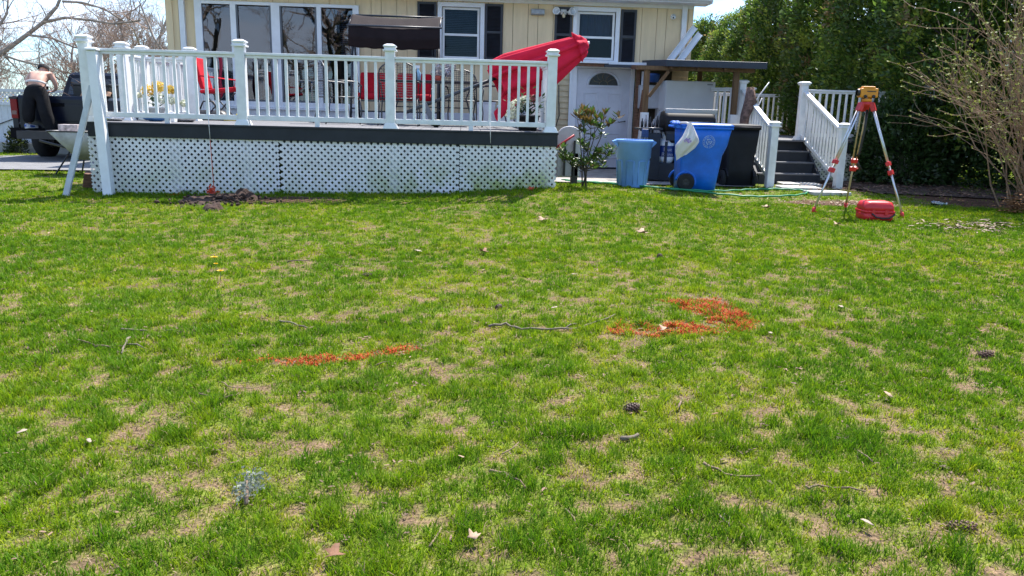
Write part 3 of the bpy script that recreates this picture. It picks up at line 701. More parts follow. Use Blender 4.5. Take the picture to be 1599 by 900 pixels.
# windows
def window(W, kind):
    x0, x1, z0, z1 = W; f = MB(); w = .085
    y = WY-.028
    f.box((x0-w/2+.01, y, (z0+z1)/2), (w, .05, z1-z0+2*w-.02)); f.box((x1+w/2-.01, y, (z0+z1)/2), (w, .05, z1-z0+2*w-.02))
    f.box(((x0+x1)/2, y, z1+w/2-.01), (x1-x0-.02, .05, w)); f.box(((x0+x1)/2, y-.012, z0-w/2+.012), (x1-x0-.02, .075, w*.8))
    fr = f.build('window', trim_w, t, bevel=.006)
    zm = z0+(z1-z0)*.47
    for k, (a, c, yy) in enumerate(((z0+.012, zm+.022, WY+.012), (zm-.022, z1-.012, WY+.040))):
        s = MB(); q = .045; xa, xb = x0+.02, x1-.02
        s.box((xa+q/2, yy, (a+c)/2), (q, .03, c-a)); s.box((xb-q/2, yy, (a+c)/2), (q, .03, c-a)); s.box(((xa+xb)/2, yy, a+q/2), (xb-xa-2*q, .03, q)); s.box(((xa+xb)/2, yy, c-q/2), (xb-xa-2*q, .03, q))
        s.build('sash', white_p, fr, bevel=.004)
        MB().box(((xa+xb)/2, yy+.006, (a+c)/2), (xb-xa-2*q+.004, .004, c-a-2*q+.004)).build('pane', glass, fr)
    if kind == 'blind':
        s = MB(); z = z0+.03
        while z < z1-.02:
            s.box(((x0+x1)/2+random.uniform(-.003, .003), WY+.10, z), (x1-x0-.09, .030, .0025), (R(52+random.uniform(-7, 7)), R(random.uniform(-.5, .5)), 0)); z += .034
        s.build('blind', mat('dim_blind', (0.13, 0.14, 0.155), .6, .2, 5), fr)
    else:
        def cf(u, v):
            return (x0+.06+u*(x1-x0-.12), WY+.11+.022*math.sin(u*46)*(0.5+.5*v)+.012*math.sin(u*19+1), zm+.02+v*(z1-zm-.05)+(.012*math.sin(u*30) if v == 0 else 0))
        MB().grid(cf, 70, 8).build('curtain', leafmat('lace_curtain', (0.22, 0.25, 0.29), .3, .8, None, .02), fr)
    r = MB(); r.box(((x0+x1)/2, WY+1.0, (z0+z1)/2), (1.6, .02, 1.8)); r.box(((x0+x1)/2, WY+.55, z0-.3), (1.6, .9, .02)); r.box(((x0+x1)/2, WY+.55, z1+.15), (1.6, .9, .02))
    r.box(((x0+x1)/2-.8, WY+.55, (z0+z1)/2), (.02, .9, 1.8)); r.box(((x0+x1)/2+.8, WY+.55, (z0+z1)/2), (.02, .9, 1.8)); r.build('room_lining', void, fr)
window(W1, 'blind'); window(W2, 'curtain')
def shutter(x0, x1, z0, z1):
    f = MB(); y = WY-.022; q = .045; zm = (z0+z1)/2
    f.box((x0+q/2, y, zm), (q, .034, z1-z0)); f.box((x1-q/2, y, zm), (q, .034, z1-z0))
    for z in (z0+q/2, zm, z1-q/2): f.box(((x0+x1)/2, y, z), (x1-x0-2*q, .034, q))
    z = z0+q+.02
    while z < z1-q-.01:
        if abs(z-zm) > q*.7: f.box(((x0+x1)/2, y+.004, z), (x1-x0-2*q, .034, .006), (R(-38), 0, 0))
        z += .026
    f.box(((x0+x1)/2, WY-.004, zm), (x1-x0-.02, .006, z1-z0-.02))
    f.build('shutter', shutm, t)
for s in ((4.02, 4.405, 2.17, 3.26), (5.375, 5.735, 2.17, 3.26), (6.79, 7.145, 2.17, 3.25), (8.145, 8.465, 2.17, 3.24)): shutter(*s)
# sliding door with its fixed panes
sd = MB(); y = WY-.03; z0, z1 = SL[2], SL[3]
for (xa, xb) in ((-.34, -.20), (.35, .46), (1.14, 1.31), (2.03, 2.12), (2.74, 2.86)): sd.box(((xa+xb)/2, y, (z0+z1)/2), (xb-xa, .07, z1-z0))
for (xa, xb) in ((-.20, .35), (.46, 1.14), (1.31, 2.03), (2.12, 2.74)): sd.box(((xa+xb)/2, y, z0+.055), (xb-xa, .07, .11)); sd.box(((xa+xb)/2, y, z1-.03), (xb-xa, .07, .06))
slider = sd.build('sliding_door', trim_w, t, bevel=.006)
for k, (xa, xb) in enumerate(((-.20, .35), (.46, 1.14), (1.31, 2.03), (2.12, 2.74))):
    MB().box(((xa+xb)/2, WY-.02, (z0+z1)/2), (xb-xa+.004, .006, z1-z0-.16)).build('pane', glassd, slider)
q = MB()
for (xa, xb) in ((.46, 1.14), (1.31, 2.03)):
    for s in (xa+.018, xb-.018): q.box((s, WY-.048, (z0+z1)/2+.02), (.036, .03, z1-z0-.17))
    q.box(((xa+xb)/2, WY-.048, z0+.13), (xb-xa-.072, .03, .036))
q.build('screen_frame', mat('dark_frame', (0.10, 0.11, 0.13), .5), slider)
MB().box((1.225, WY-.085, 2.05), (.03, .04, .16)).build('handle', blackp, slider, bevel=.006)
MB().box(((SL[0]+SL[1])/2, WY-.06, 1.10), (3.4, .10, .035)).build('sill', trim_w, slider)
q = MB()
for i in range(26): q.box((1.76, WY+.30, 1.25+.038*i+.0), (.34, .03, .003), (R(30), 0, 0))
for i in range(22): q.box((2.58, WY+.42, 2.2+.038*i), (.30, .03, .003), (R(30), 0, 0))
q.build('blind', blind, slider)
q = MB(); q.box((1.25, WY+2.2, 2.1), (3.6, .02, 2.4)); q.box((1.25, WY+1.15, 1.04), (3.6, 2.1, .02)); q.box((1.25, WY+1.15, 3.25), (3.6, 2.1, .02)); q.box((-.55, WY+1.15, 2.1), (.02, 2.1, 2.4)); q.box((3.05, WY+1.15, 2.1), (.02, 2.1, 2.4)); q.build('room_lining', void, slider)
# basement door
d = MB(); x0, x1, z0, z1 = 7.30, 8.40, .06, 2.07
d.box(((x0+x1)/2, WY+.01, (z0+z1)/2), (x1-x0, .04, z1-z0)); doorm = mat('door_paint', (0.56, 0.575, 0.64), .5, .10, 3, spec=.3)
door = d.build('door', doorm, t)
for (xa, xb, za, zb) in ((x0+.16, x0+.44, 1.00, 1.58), (x1-.44, x1-.16, 1.00, 1.58), (x0+.16, x0+.44, .26, .76), (x1-.44, x1-.16, .26, .76)):
    q = MB()
    for (s, dx, w) in ((0, 0, .028),):
        q.box((xa, WY-.014, (za+zb)/2), (w, .016, zb-za+w)); q.box((xb, WY-.014, (za+zb)/2), (w, .016, zb-za+w)); q.box(((xa+xb)/2, WY-.014, za), (xb-xa-w, .016, w)); q.box(((xa+xb)/2, WY-.014, zb), (xb-xa-w, .016, w))
    q.box(((xa+xb)/2, WY-.013, (za+zb)/2), (xb-xa-.09, .010, zb-za-.09)); q.build('door_panel', doorm, door, bevel=.006)
cxf, czf, rf = (x0+x1)/2, 1.73, .30
arc = [(cxf+rf*math.cos(a), czf+.84*rf*math.sin(a)) for a in [math.pi*i/24 for i in range(25)]]
fl = MB(); fl.prism(arc, WY-.016, WY-.011); fan = fl.build('fanlight', mat('fanlight_glass', (0.02, 0.023, 0.027), .25, .4, 12, spec=.3), door)
q = MB(); q.tube([(a, WY-.018, c) for a, c in [(cxf+(rf+.03)*math.cos(a), czf+.84*(rf+.03)*math.sin(a)) for a in [math.pi*i/24 for i in range(25)]]], .024, 8); q.bar((cxf-rf-.05, WY-.018, czf-.012), (cxf+rf+.05, WY-.018, czf-.012), .035, .04); q.build('frame', doorm, fan)
q = MB()
for a in (35, 62, 90, 118, 145): q.tube([(cxf+.09*math.cos(R(a)), WY-.018, czf+.02+.08*math.sin(R(a))), (cxf+.2*math.cos(R(a+8)), WY-.018, czf+.17*math.sin(R(a+8))), (cxf+rf*math.cos(R(a)), WY-.018, czf+.84*rf*math.sin(R(a)))], .003, 5)
q.tube([(cxf+.09*math.cos(a), WY-.018, czf+.02+.08*math.sin(a)) for a in [math.pi*i/12 for i in range(13)]], .003, 5); q.build('leading', mat('brass_came', (0.35, 0.25, 0.12), .4, metal=.6), fan)
q = MB(); q.tube([(x1-.07, WY-.02, 1.02), (x1-.07, WY-.07, 1.02)], .014, 8); q.tube([(x1-.07, WY-.07, 1.02), (x1-.20, WY-.075, 1.00), (x1-.22, WY-.075, 1.02)], .009, 6); q.build('handle', iron, door)
q = MB(); q.box((x0-.065, WY-.012, 1.06), (.12, .05, 2.08)); q.box((x0-.135, WY-.03, 1.06), (.05, .04, 2.08)); q.box((x1+.05, WY-.012, 1.06), (.09, .05, 2.08)); q.box(((x0+x1)/2, WY-.012, 2.115), (x1-x0, .05, .08)); q.box(((x0+x1)/2, WY-.04, .035), (x1-x0+.1, .12, .05)); q.build('door_frame', trim_w, door, bevel=.005)
MB().box(((x0+x1)/2, WY-.10, .03), (x1-x0+.3, .1, .07)).build('threshold', fasc, door)
# things fixed to the wall
fl = MB(); fl.box((6.96, WY-.03, 3.15), (.12, .05, .10)); flood = fl.build('floodlight', white_p, t, bevel=.01)
for s in (-1, 1):
    M = Euler((R(78), 0, R(s*24))).to_matrix()
    c = Vector((6.96+s*.145, WY-.13, 3.145)); q = MB()
    q.lathe([(.012, -.09), (.035, -.085), (.05, -.04), (.072, .04), (.076, .055), (.066, .055), (.062, .045)], 18, c, M); q.tube([(6.96+s*.03, WY-.05, 3.15), c], .014, 8); q.build('lamp_head', white_p, flood)
    MB().lathe([(.001, .028), (.035, .036), (.064, .046)], 18, c, M).build('lens', mat('lens_glass', (0.50, 0.52, 0.55), .12, .2, 20, spec=.8), flood)
q = MB(); q.ball((6.96, WY-.10, 3.06), .033, 12); q.lathe([(.034, 0), (.034, .05)], 12, (6.96, WY-.10, 3.06)); q.tube([(6.96, WY-.10, 3.10), (6.96, WY-.05, 3.14)], .012, 8); q.build('motion_sensor', mat('aged_ivory', (0.60, 0.52, 0.36), .5), flood)
q = MB(); q.prism([(WY, 3.20), (WY-.11, 3.18), (WY-.12, 3.09), (WY-.10, 3.07), (WY, 3.07)], 6.30, 6.57, 'x'); q.build('vent_hood', mat('grey_metal', (0.36, 0.37, 0.38), .5, .25, 8, metal=.4), t, bevel=.008)
q = MB(); q.lathe([(.055, 0), (.055, .03), (.04, .05)], 16, (9.22, WY-.002, 3.13), Matrix.Rotation(R(90), 3, 'X')); q.ball((9.22, WY-.075, 3.115), .042, 14); dome = q.build('camera', white_p, t)
MB().lathe([(.001, .045), (.017, .042), (.018, .03)], 12, (9.22, WY-.075, 3.115), Euler((R(105), 0, R(-30))).to_matrix()).build('lens', blackp, dome)
# garden cord hanging down the corner by the lap siding
q = MB(); q.tube([(6.92, WY-.03, 1.72), (6.93, WY-.05, 1.4), (6.95, WY-.04, 1.1), (6.90, WY-.05, .93), (6.86, WY-.05, .80)], .011, 6); tag(q.build('hanging_cable', blackp, off=(6.92, WY-.03, .8)), 'black cable hanging down the clapboards at the right end of the deck', 'cable')
for (a, c, lb) in (((9.02, 5.35, 2.12), (9.63, 5.5, 2.93), 'long white gutter length leaning left of the other on the house corner'), ((9.22, 5.30, 2.12), (9.73, 5.45, 2.80), 'short wide white gutter length leaning on the house corner')):
    q = MB(); d_ = (Vector(c)-Vector(a)); q.bar(a, c, .115, .018, (0, 1, 0)); n_ = d_.normalized().cross(Vector((0, 1, 0)))
    for s in (-1, 1): q.bar(Vector(a)+n_*.057*s+Vector((0, -.028, 0)), Vector(c)+n_*.057*s+Vector((0, -.028, 0)), .012, .05, (0, 1, 0))
    tag(q.build('gutter_piece', trim_w, off=a, bevel=.004), lb, 'gutter piece', 'gutter pieces leaning on the house')

# ================================================================== railings and posts
def post(parent, x, y, zf, h=1.02, w=.127, solar=True, skirt=True, base=None):
    b = MB(); zb = zf if base is None else base
    b.box((x, y, (zb+zf+h)/2), (w, w, zf+h-zb)); p = b.build('post', vinyl, parent, bevel=.006)
    c = MB(); z = zf+h
    if solar:
        c.box((x, y, z+.006), (w+.055, w+.055, .022)); c.box((x, y, z+.034), (w+.018, w+.018, .034)); c.box((x, y, z+.058), (w+.045, w+.045, .016)); c.box((x, y, z+.078), (w+.045, w+.045, .024), None, (.45, .45))
    else:
        c.box((x, y, z+.010), (w+.04, w+.04, .024)); c.box((x, y, z+.034), (w+.07, w+.07, .026)); c.box((x, y, z+.055), (w+.06, w+.06, .016), None, (.7, .7))
    c.build('post_cap', vinyl, p, bevel=.004)
    if skirt: MB().box((x, y, zf+.035), (w+.075, w+.075, .07), None, (.72, .72)).build('post_skirt', vinyl, p, bevel=.004)
    return p
def rails(parent, A, B, zf, zt=.94, gap=.13, foot=True, slope=0.0, mat_=None):
    """one railing section between two posts; slope: rise of the far end"""
    A, B = Vector((*A, 0)), Vector((*B, 0)); L = (B-A).length; d = (B-A)/L; A2 = A+d*.064; B2 = B-d*.064; L2 = (B2-A2).length
    def pt(s, z): q = A2+(B2-A2)*s; return Vector((q.x, q.y, zf+z+slope*(((q-A).length)/L)))
    b = MB(); b.bar(pt(0, zt-.012), pt(1, zt-.012), .088, .034); b.bar(pt(0, zt-.047), pt(1, zt-.047), .045, .036); b.bar(pt(0, .098), pt(1, .098), .05, .066)
    r = b.build('railing', mat_ or vinyl, parent, bevel=.005)
    n = max(1, round(L2/gap)-1)
    for i in range(n):
        s = (i+1)/(n+1); MB().bar(pt(s, .131), pt(s, zt-.066), .036, .036, (d.y, -d.x, 0)).build('baluster', mat_ or vinyl, r, bevel=.003)
    if foot: MB().bar(pt(.5, 0), pt(.5, .065), .06, .06).build('foot_block', vinyl, r)
    return r
def lattice(parent, x0, x1, z0, z1, y, pitch=.0635, w=.0345, mat_=None, flip=0, zfun=None):
    b = MB()
    for s, yy in ((1, y), (-1, y-.007)):
        c = -(x1-x0+z1-z0)*1.5
        step = pitch*math.sqrt(2)
        k0 = int(math.floor((x0-(z1-z0)-x0)/step))-2
        for k in range(k0, int((x1-x0+(z1-z0))/step)+3):
            # line x = x0+k*step + s*(z-z0)
            xa = x0+k*step+(0 if s == 1 else (z1-z0)); pa = (xa, z0); pb = (xa+s*(z1-z0), z1)
            (xa_, za_), (xb_, zb_) = pa, pb
            t0, t1 = 0.0, 1.0; dx = xb_-xa_
            for lo, hi in ((x0, x1),):
                ta = (lo-xa_)/dx; tb = (hi-xa_)/dx
                t0 = max(t0, min(ta, tb)); t1 = min(t1, max(ta, tb))
            if t1-t0 < .02: continue
            P0 = Vector((xa_+dx*t0, yy, za_+(zb_-za_)*t0)); P1 = Vector((xa_+dx*t1, yy, za_+(zb_-za_)*t1))
            b.bar(P0, P1, w, .006, (0, 1, 0))
    return b.build('lattice_panel', mat_ or lattice_m, parent)

# ================================================================== front deck
DZ = .90; DW = 6.23; DD = 5.66
dk = thing('deck', 'raised front deck with white railing, dark fascia and white lattice skirt', 'deck', (3.1, 0, 0))
b = MB(); x = .02
while x < DW-.02: e = min(x+.139, DW-.02); b.box(((x+e)/2, DD/2, DZ-.013), (e-x-.006, DD-.01, .026)); x += .14
b.build('floor', deckm, dk)
b = MB(); b.box((DW/2, -.012, .792), (DW+.04, .03, .165)); b.box((DW/2, -.03, .886), (DW+.07, .016, .026)); fa = b.build('fascia', fasc, dk, bevel=.004)
b = MB(); b.box((-.012, DD/2+.005, .792), (.03, DD, .165)); b.box((DW+.012, DD/2+.005, .792), (.03, DD, .165)); b.build('fascia', fasc, dk)
# rim under the boards and supports
b = MB()
for i in range(9): b.box((.35+i*.69, DD/2, .79), (.04, DD-.06, .16))
b.build('joists', rust, dk)
for x in (1.06, 2.02, 4.0, 6.1): MB().box((x, .12, .30), (.12, .12, .76)).build('support', white_p, dk)
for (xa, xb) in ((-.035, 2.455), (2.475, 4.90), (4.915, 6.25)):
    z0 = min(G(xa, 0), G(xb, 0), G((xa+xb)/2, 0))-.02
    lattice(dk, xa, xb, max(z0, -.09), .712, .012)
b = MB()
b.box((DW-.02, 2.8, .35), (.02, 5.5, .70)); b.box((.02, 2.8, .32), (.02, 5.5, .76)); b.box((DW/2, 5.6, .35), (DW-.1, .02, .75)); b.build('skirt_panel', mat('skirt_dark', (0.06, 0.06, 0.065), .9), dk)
PX = [0.0, 1.995, 3.965, 6.155]
for x in PX: post(dk, x, .062, DZ)
for a, c in zip(PX[:-1], PX[1:]): rails(dk, (a, .062), (c, .062), DZ)
post(dk, 6.155, 5.5, DZ); post(dk, 6.155, 2.8, DZ); rails(dk, (6.155, .062), (6.155, 2.8), DZ); rails(dk, (6.155, 2.8), (6.155, 5.5), DZ)
for q in ((.02, 1.18), (.02, 1.92), (.74, 1.92), (.02, 3.8)): post(dk, *q, DZ)
rails(dk, (.02, 1.18), (.02, 1.92), DZ, foot=False); rails(dk, (.02, 1.92), (.74, 1.92), DZ, foot=False); rails(dk, (.02, 1.92), (.02, 3.8), DZ); rails(dk, (.02, 3.8), (.02, 5.55), DZ)
MB().box((.80, .75, DZ+.07), (.13, .13, .14)).build('post_stub', vinyl, dk, bevel=.005)
# spare posts leaning on the deck corner
q = MB(); q.bar((.262, -.20, G(.27, -.2)-.01), (.135, -.03, 1.80), .118, .118, (0, 1, 0)); o = q.build('leaning_post', white_p, off=(.26, -.2, 0), bevel=.006)
q = MB(); q.box((.133, -.03, 1.82), (.165, .165, .02)); q.box((.133, -.03, 1.838), (.15, .15, .018), None, (.5, .5)); q.build('post_cap', white_p, None); bpy.context.view_layer.update()
cap_ = COL.objects['post_cap'] if 'post_cap' in COL.objects and COL.objects['post_cap'].parent is None else [x for x in COL.objects if x.name.startswith('post_cap') and x.parent is None][0]
cap_.parent = o; cap_.location = -o.location
tag(o, 'spare square white post with flat cap leaning on the left front deck corner', 'post')
q = MB(); q.bar((-.262, -.28, G(-.26, -.28)-.01), (.105, -.06, 1.36), .075, .045, (0, 1, 0)); tag(q.build('leaning_board', mat('aged_board', (0.52, 0.55, 0.57), .6, .2, 4), off=(-.26, -.28, 0), bevel=.006), 'thin greyish white strip propped slantwise before the left deck corner', 'board')
# plumb strings
sr = mat('string_orange', (0.60, 0.08, 0.03), .8); sw = mat('string_white', (0.72, 0.70, 0.68), .8)
t = thing('string_line', 'string hanging from the deck rail to the orange flag, white above, orange below', 'string', (1.60, -.06, .0))
MB().tube([(1.57, -.065, 1.03), (1.58, -.075, .70)], .0045, 5).build('string', sw, t); MB().tube([(1.58, -.075, .70), (1.595, -.10, .30), (1.62, -.16, .02)], .0045, 5).build('lower_string', sr, t)
tag(MB().tube([(5.315, -.065, 1.03), (5.325, -.075, .86), (5.33, -.075, .74)], .004, 5).build('string_line', sw, off=(5.32, -.07, .74)), 'short pale string hanging over the dark fascia near the red parasol', 'string')
oj = leafmat('flag_orange', (0.75, 0.07, 0.012), .3, .6, None, .25)
def flag(x, y, s, label, cat):
    b = MB()
    for i in range(46):
        c = Vector((x+random.gauss(0, s*.35), y+random.gauss(0, s*.25), G(x, y)+abs(random.gauss(.5, .3))*s)); d_ = Vector((random.gauss(0, 1), random.gauss(0, 1), random.gauss(0.3, .6))).normalized()*s*.5; u = d_.orthogonal().normalized()*s*.14
        b.add([c-u, c+u, c+d_+u*.4, c+d_-u*.4], [(0, 1, 2, 3)])
    tag(b.build('marking_flag', oj, off=(x, y, 0)), label, 'flag', 'orange marker tufts at the lattice foot')
flag(1.61, -.17, .105, 'bright orange marker tuft beside the dug soil at the foot of the lattice', 'flag'); flag(5.90, -.22, .055, 'small red-orange marker tuft under the right end of the lattice', 'flag')

# ================================================================== side deck with stairs
sd_ = thing('side_deck', 'low deck right of the house with white railings and grey stairs', 'deck', (11.2, 4.0, 0))
SZ = .77; X0, X1, YF, YB = 9.72, 14.6, 4.0, 7.9
b = MB(); y = YF
while y < YB: b.box(((X0+X1)/2, y+.07, SZ-.013), (X1-X0, .134, .026)); y += .14
b.build('floor', deckm, sd_)
b = MB(); b.box(((11.42+X1)/2, YF-.012, .64), (X1-11.42, .03, .20)); b.box(((X0+10.30)/2, YF-.012, .64), (10.30-X0, .03, .20)); b.box(((11.42+X1)/2, YF-.03, .758), (X1-11.42, .012, .024)); b.build('fascia', fasc, sd_)
b = MB(); b.box((X0, (YF+YB)/2, .39), (.03, YB-YF, .74)); b.box(((X0+X1)/2, YF+.4, .30), (X1-X0, .02, .6)); b.build('skirt_panel', MATS['skirt_dark'], sd_)
lattice(sd_, 11.45, 13.9, -.03, .55, YF+.01)
ST = [(2.92, 3.30, .205), (3.20, 3.58, .395), (3.48, 3.86, .585)]
yr = 3.08
riser = MB(); tread = MB(); ys_ = [3.08, 3.32, 3.56, 3.80, 4.0]
for i in range(4):
    z0 = -.01 if i == 0 else .0+.1925*i; z1 = .1925*(i+1)-.026
    yy = 3.06+.26*i
    MB().box((10.86, yy, (z0+z1)/2), (1.10, .022, z1-z0)).build('riser', fasc, sd_)
    if i < 3: MB().box((10.86, yy+.125, z1+.013), (1.16, .30, .026)).build('tread', deckm, sd_, bevel=.005)
MB().box((10.86, 3.84, SZ-.0125), (1.14, .30, .028)).build('tread', deckm, sd_, bevel=.005)
for x in (10.28, 11.44): MB().prism([(3.04, -.02), (4.0, -.02), (4.0, .74), (3.84, .74), (3.06, .17)], x-.02, x+.02, 'x').build('stringer', fasc, sd_)
lowp = [(10.20, 2.26), (11.42, 2.28)]
for (x, y) in lowp: post(sd_, x, y, .10, .93, .127, True, False, G(x, y)-.03)
post(sd_, 10.20, 4.02, SZ, 1.02, .127, False); post(sd_, 11.40, 4.02, SZ, 1.02, .127, False)
for x in (10.20, 11.41): rails(sd_, (x, 2.27), (x, 4.02), .06, .93, .125, False, .71)
post(sd_, 13.9, 4.06, SZ, 1.02, .127, False); rails(sd_, (11.42, 4.06), (13.9, 4.06), SZ)
rails(sd_, (9.75, 4.6), (10.20, 4.06), SZ, foot=False)
rails(sd_, (9.75, 4.6), (9.75, 7.8), SZ)
for x in (9.78, 11.75, 13.9): post(sd_, x, 7.8, SZ, 1.02, .127, False)
rails(sd_, (9.78, 7.8), (11.75, 7.8), SZ); rails(sd_, (11.75, 7.8), (13.9, 7.8), SZ)

# ================================================================== lean-to roof beside the house
t = thing('lean_to', 'flat dark lean-to roof on raw timber posts beside the basement door', 'shed', (9.3, 4.3, 0))
b = MB(); b.prism([(3.62, 2.155), (5.64, 2.255), (5.64, 2.15), (3.62, 2.035)], 8.62, 10.50, 'x'); b.build('roof', mat('roof_membrane', (0.026, 0.034, 0.052), .55, .3, 3), t, bevel=.008)
b = MB(); b.box((8.20, 5.20, 2.105), (.86, .12, .05)); b.build('roof', mat('roof_membrane', (0.026, 0.034, 0.052)), t)
b = MB(); b.box((8.27, 5.45, 2.165), (2.1, .42, .03)); b.bar((7.86, 5.22, 2.155), (9.15, 5.22, 2.165), .02, .05); b.build('flashing', trim_w, t)
b = MB(); b.bar((7.05, 5.30, 2.12), (8.7, 5.30, 2.12), .04, .07); b.bar((8.30, 5.15, 2.09), (8.66, 5.15, 2.09), .05, .08); b.build('header_board', rust, t)
for x in (8.34, 10.03):
    b = MB(); b.box((x, 3.90, 1.62), (.098, .098, .82)); p_ = b.build('timber_post', wood, t, bevel=.005)
    MB().box((x, 3.90, .60), (.135, .135, 1.22)).build('painted_foot', white_p, p_, bevel=.005)
b = MB(); b.box((9.25, 3.84, 2.015), (2.2, .045, .07)); b.box((9.25, 3.975, 2.015), (2.2, .04, .07)); b.build('beam', wood, t)
b = MB()
for x in (8.75, 9.25, 9.75): b.bar((x, 3.7, 2.04), (x, 5.6, 2.135), .04, .09)
b.build('rafters', wood, t)
MB().bar((8.38, 3.80, 1.50), (8.72, 3.80, 1.96), .06, .045, (0, 1, 0)).build('brace', wood, t)
b = MB(); b.box((9.72, 5.2, 1.9), (.08, .08, .4)); b.build('timber_post', wood, t)
for (x, z0, z1, m_, nm, lb) in ((8.50, .1, 2.05, rust, 'brown', 'dark brown plank standing upright at the right jamb of the door'), (8.63, .02, 2.02, trim_w, 'white', 'white plank standing upright beside the brown one at the door')):
    o = MB().bar((x-.03, 5.30, .03), (x, 5.36, z1), .075 if nm == 'brown' else .12, .03, (0, 1, 0)).build('plank', m_, off=(x, 5.45, 0)); tag(o, lb, 'plank')
o = MB().bar((8.16, 3.98, .03), (8.32, 4.02, 1.62), .05, .025, (0, 1, 0)).build('plank', rust, off=(8.16, 3.98, 0)); tag(o, 'thin rusty brown stick slanting against the left timber post', 'plank')
o = MB().box((8.86, 5.45, 1.05), (.7, .02, 2.0)).build('plywood_sheet', mat('old_plywood', (0.045, 0.036, 0.022), .9, .5, 3), off=(8.75, 5.45, 0)); tag(o, 'dim olive brown plywood sheet at the back of the lean-to', 'plywood')
t = thing('wall_cabinet', 'grey-white cabinet hanging in the shade behind the left timber post', 'cabinet', (8.75, 5.3, 1.3))
MB().box((8.74, 5.28, 1.52), (.46, .30, .46)).build('case', greyp, t, bevel=.01); MB().box((8.74, 5.122, 1.52), (.43, .015, .43)).build('door', greyp, t, bevel=.006)
b = MB(); b.lathe([(.001, 0), (.11, 0), (.13, .13), (.14, .14), (.12, .16), (.001, .17)], 16, (8.70, 4.9, 1.80)); tag(b.build('blue_tub', mat('deep_blue', (0.012, 0.06, 0.22), .5), off=(8.7, 4.9, 1.8)), 'small blue tub tucked under the lean-to roof', 'tub')

# fridge
t = thing('refrigerator', 'white upright refrigerator standing under the lean-to roof', 'refrigerator', (9.4, 4.9, 0))
frm = mat('fridge_enamel', (0.56, 0.57, 0.59), .35, .06, 3, .1, 300)
MB().box((9.38, 5.02, .93), (.98, .70, 1.80)).build('body', frm, t, bevel=.015)
MB().box((9.38, 4.63, 1.50), (.98, .07, .66)).build('freezer_door', frm, t, bevel=.018); MB().box((9.38, 4.63, .60), (.98, .07, 1.10)).build('door', frm, t, bevel=.018)
MB().box((9.76, 4.592, 1.77), (.11, .006, .022)).build('badge', mat('badge_grey', (0.18, 0.18, 0.20), .3), t)
MB().box((8.95, 4.585, .80), (.03, .04, .5)).build('handle', frm, t, bevel=.01)

# grill
t = thing('barbecue_grill', 'black gas grill with stainless lid edge and side shelf by the cart', 'grill', (8.8, 2.95, 0))
b = MB(); b.loft([rrect(8.90, 2.98, .45, .24, .90, .06), rrect(8.90, 2.98, .45, .25, 1.12, .06), rrect(8.90, 3.02, .44, .18, 1.22, .06), rrect(8.90, 3.02, .42, .10, 1.25, .05)]); b.build('hood', mat('grill_enamel', (0.012, 0.012, 0.014), .55, .3, 8, spec=.25), t)
MB().box((8.90, 2.76, 1.245), (.92, .03, .075)).build('lid_trim', steel, t, bevel=.003)
b = MB(); b.tube([(8.52, 2.70, 1.06), (9.28, 2.70, 1.06)], .016, 8); b.bar((8.55, 2.70, 1.06), (8.55, 2.75, 1.06), .02); b.bar((9.25, 2.70, 1.06), (9.25, 2.75, 1.06), .02); b.build('handle', steel, t)
MB().loft([rrect(8.90, 2.98, .36, .20, .70, .05), rrect(8.90, 2.98, .44, .24, .90, .05)]).build('firebox', blackp, t)
b = MB(); b.box((8.90, 2.74, .80), (.84, .04, .12)); pn = b.build('control_panel', blackp, t, bevel=.008)
for x in (8.66, 8.90, 9.14): MB().lathe([(.001, .03), (.022, .03), (.026, 0)], 12, (x, 2.71, .80), Matrix.Rotation(R(90), 3, 'X')).build('knob', steel, pn)
b = MB(); b.box((8.22, 2.98, .93), (.42, .42, .035)); b.bar((8.03, 2.80, .91), (8.44, 2.80, .78), .03); b.build('side_shelf', blackp, t, bevel=.006)
MB().box((9.56, 2.98, .93), (.36, .42, .035)).build('side_shelf', blackp, t, bevel=.006)
b = MB(); b.box((8.74, 3.20, .46), (1.12, .02, .80)); b.box((8.74, 2.98, .12), (1.14, .46, .03)); b.box((8.18, 2.98, .46), (.02, .42, .80)); b.box((9.30, 2.98, .40), (.02, .42, .62)); b.box((8.28, 2.755, .46), (.22, .02, .80)); b.box((8.54, 2.745, .20), (.30, .02, .30)); b.box((8.98, 2.755, .40), (.60, .02, .66)); b.build('cabinet', blackp, t)
for (x, y) in ((8.50, 2.78), (9.30, 2.78), (8.50, 3.18), (9.30, 3.18)):
    l_ = MB().box((x, y, .40), (.045, .045, .64)).build('leg', blackp, t); b = MB(); b.tube([(x-.012, y, .04), (x+.012, y, .04)], .038, 12); b.build('caster', rubber, l_)
b = MB()
for i in range(7): x = 8.06+i*.052; b.tube([(x, 2.78, .94), (x, 2.775, .80)], .006, 5); b.box((x, 2.775, .76+.02*(i % 3)), (.034, .008, .09))
b.tube([(8.03, 2.78, .95), (8.42, 2.78, .95)], .007, 6); b.build('hanging_tools', steel, t)
for k, (x, h, m_) in enumerate(((8.10, .16, blackp), (8.17, .22, steel), (8.24, .19, blackp), (8.31, .15, steel), (8.37, .21, blackp))):
    b = MB(); b.lathe([(.001, 0), (.022, 0), (.024, h*.6), (.010, h*.75), (.010, h), (.001, h)], 12, (x, 2.98+.03*(k % 2), .948)); tag(b.build('bottle', m_, off=(x, 2.98, .948)), ('black squat bottle, leftmost on the grill shelf', 'tallest silver bottle, second from left on the grill shelf', 'black bottle in the middle of the grill shelf', 'short silver bottle, second from right on the grill shelf', 'tall black bottle, rightmost on the grill shelf')[k], 'bottle', 'bottles on the grill shelf')
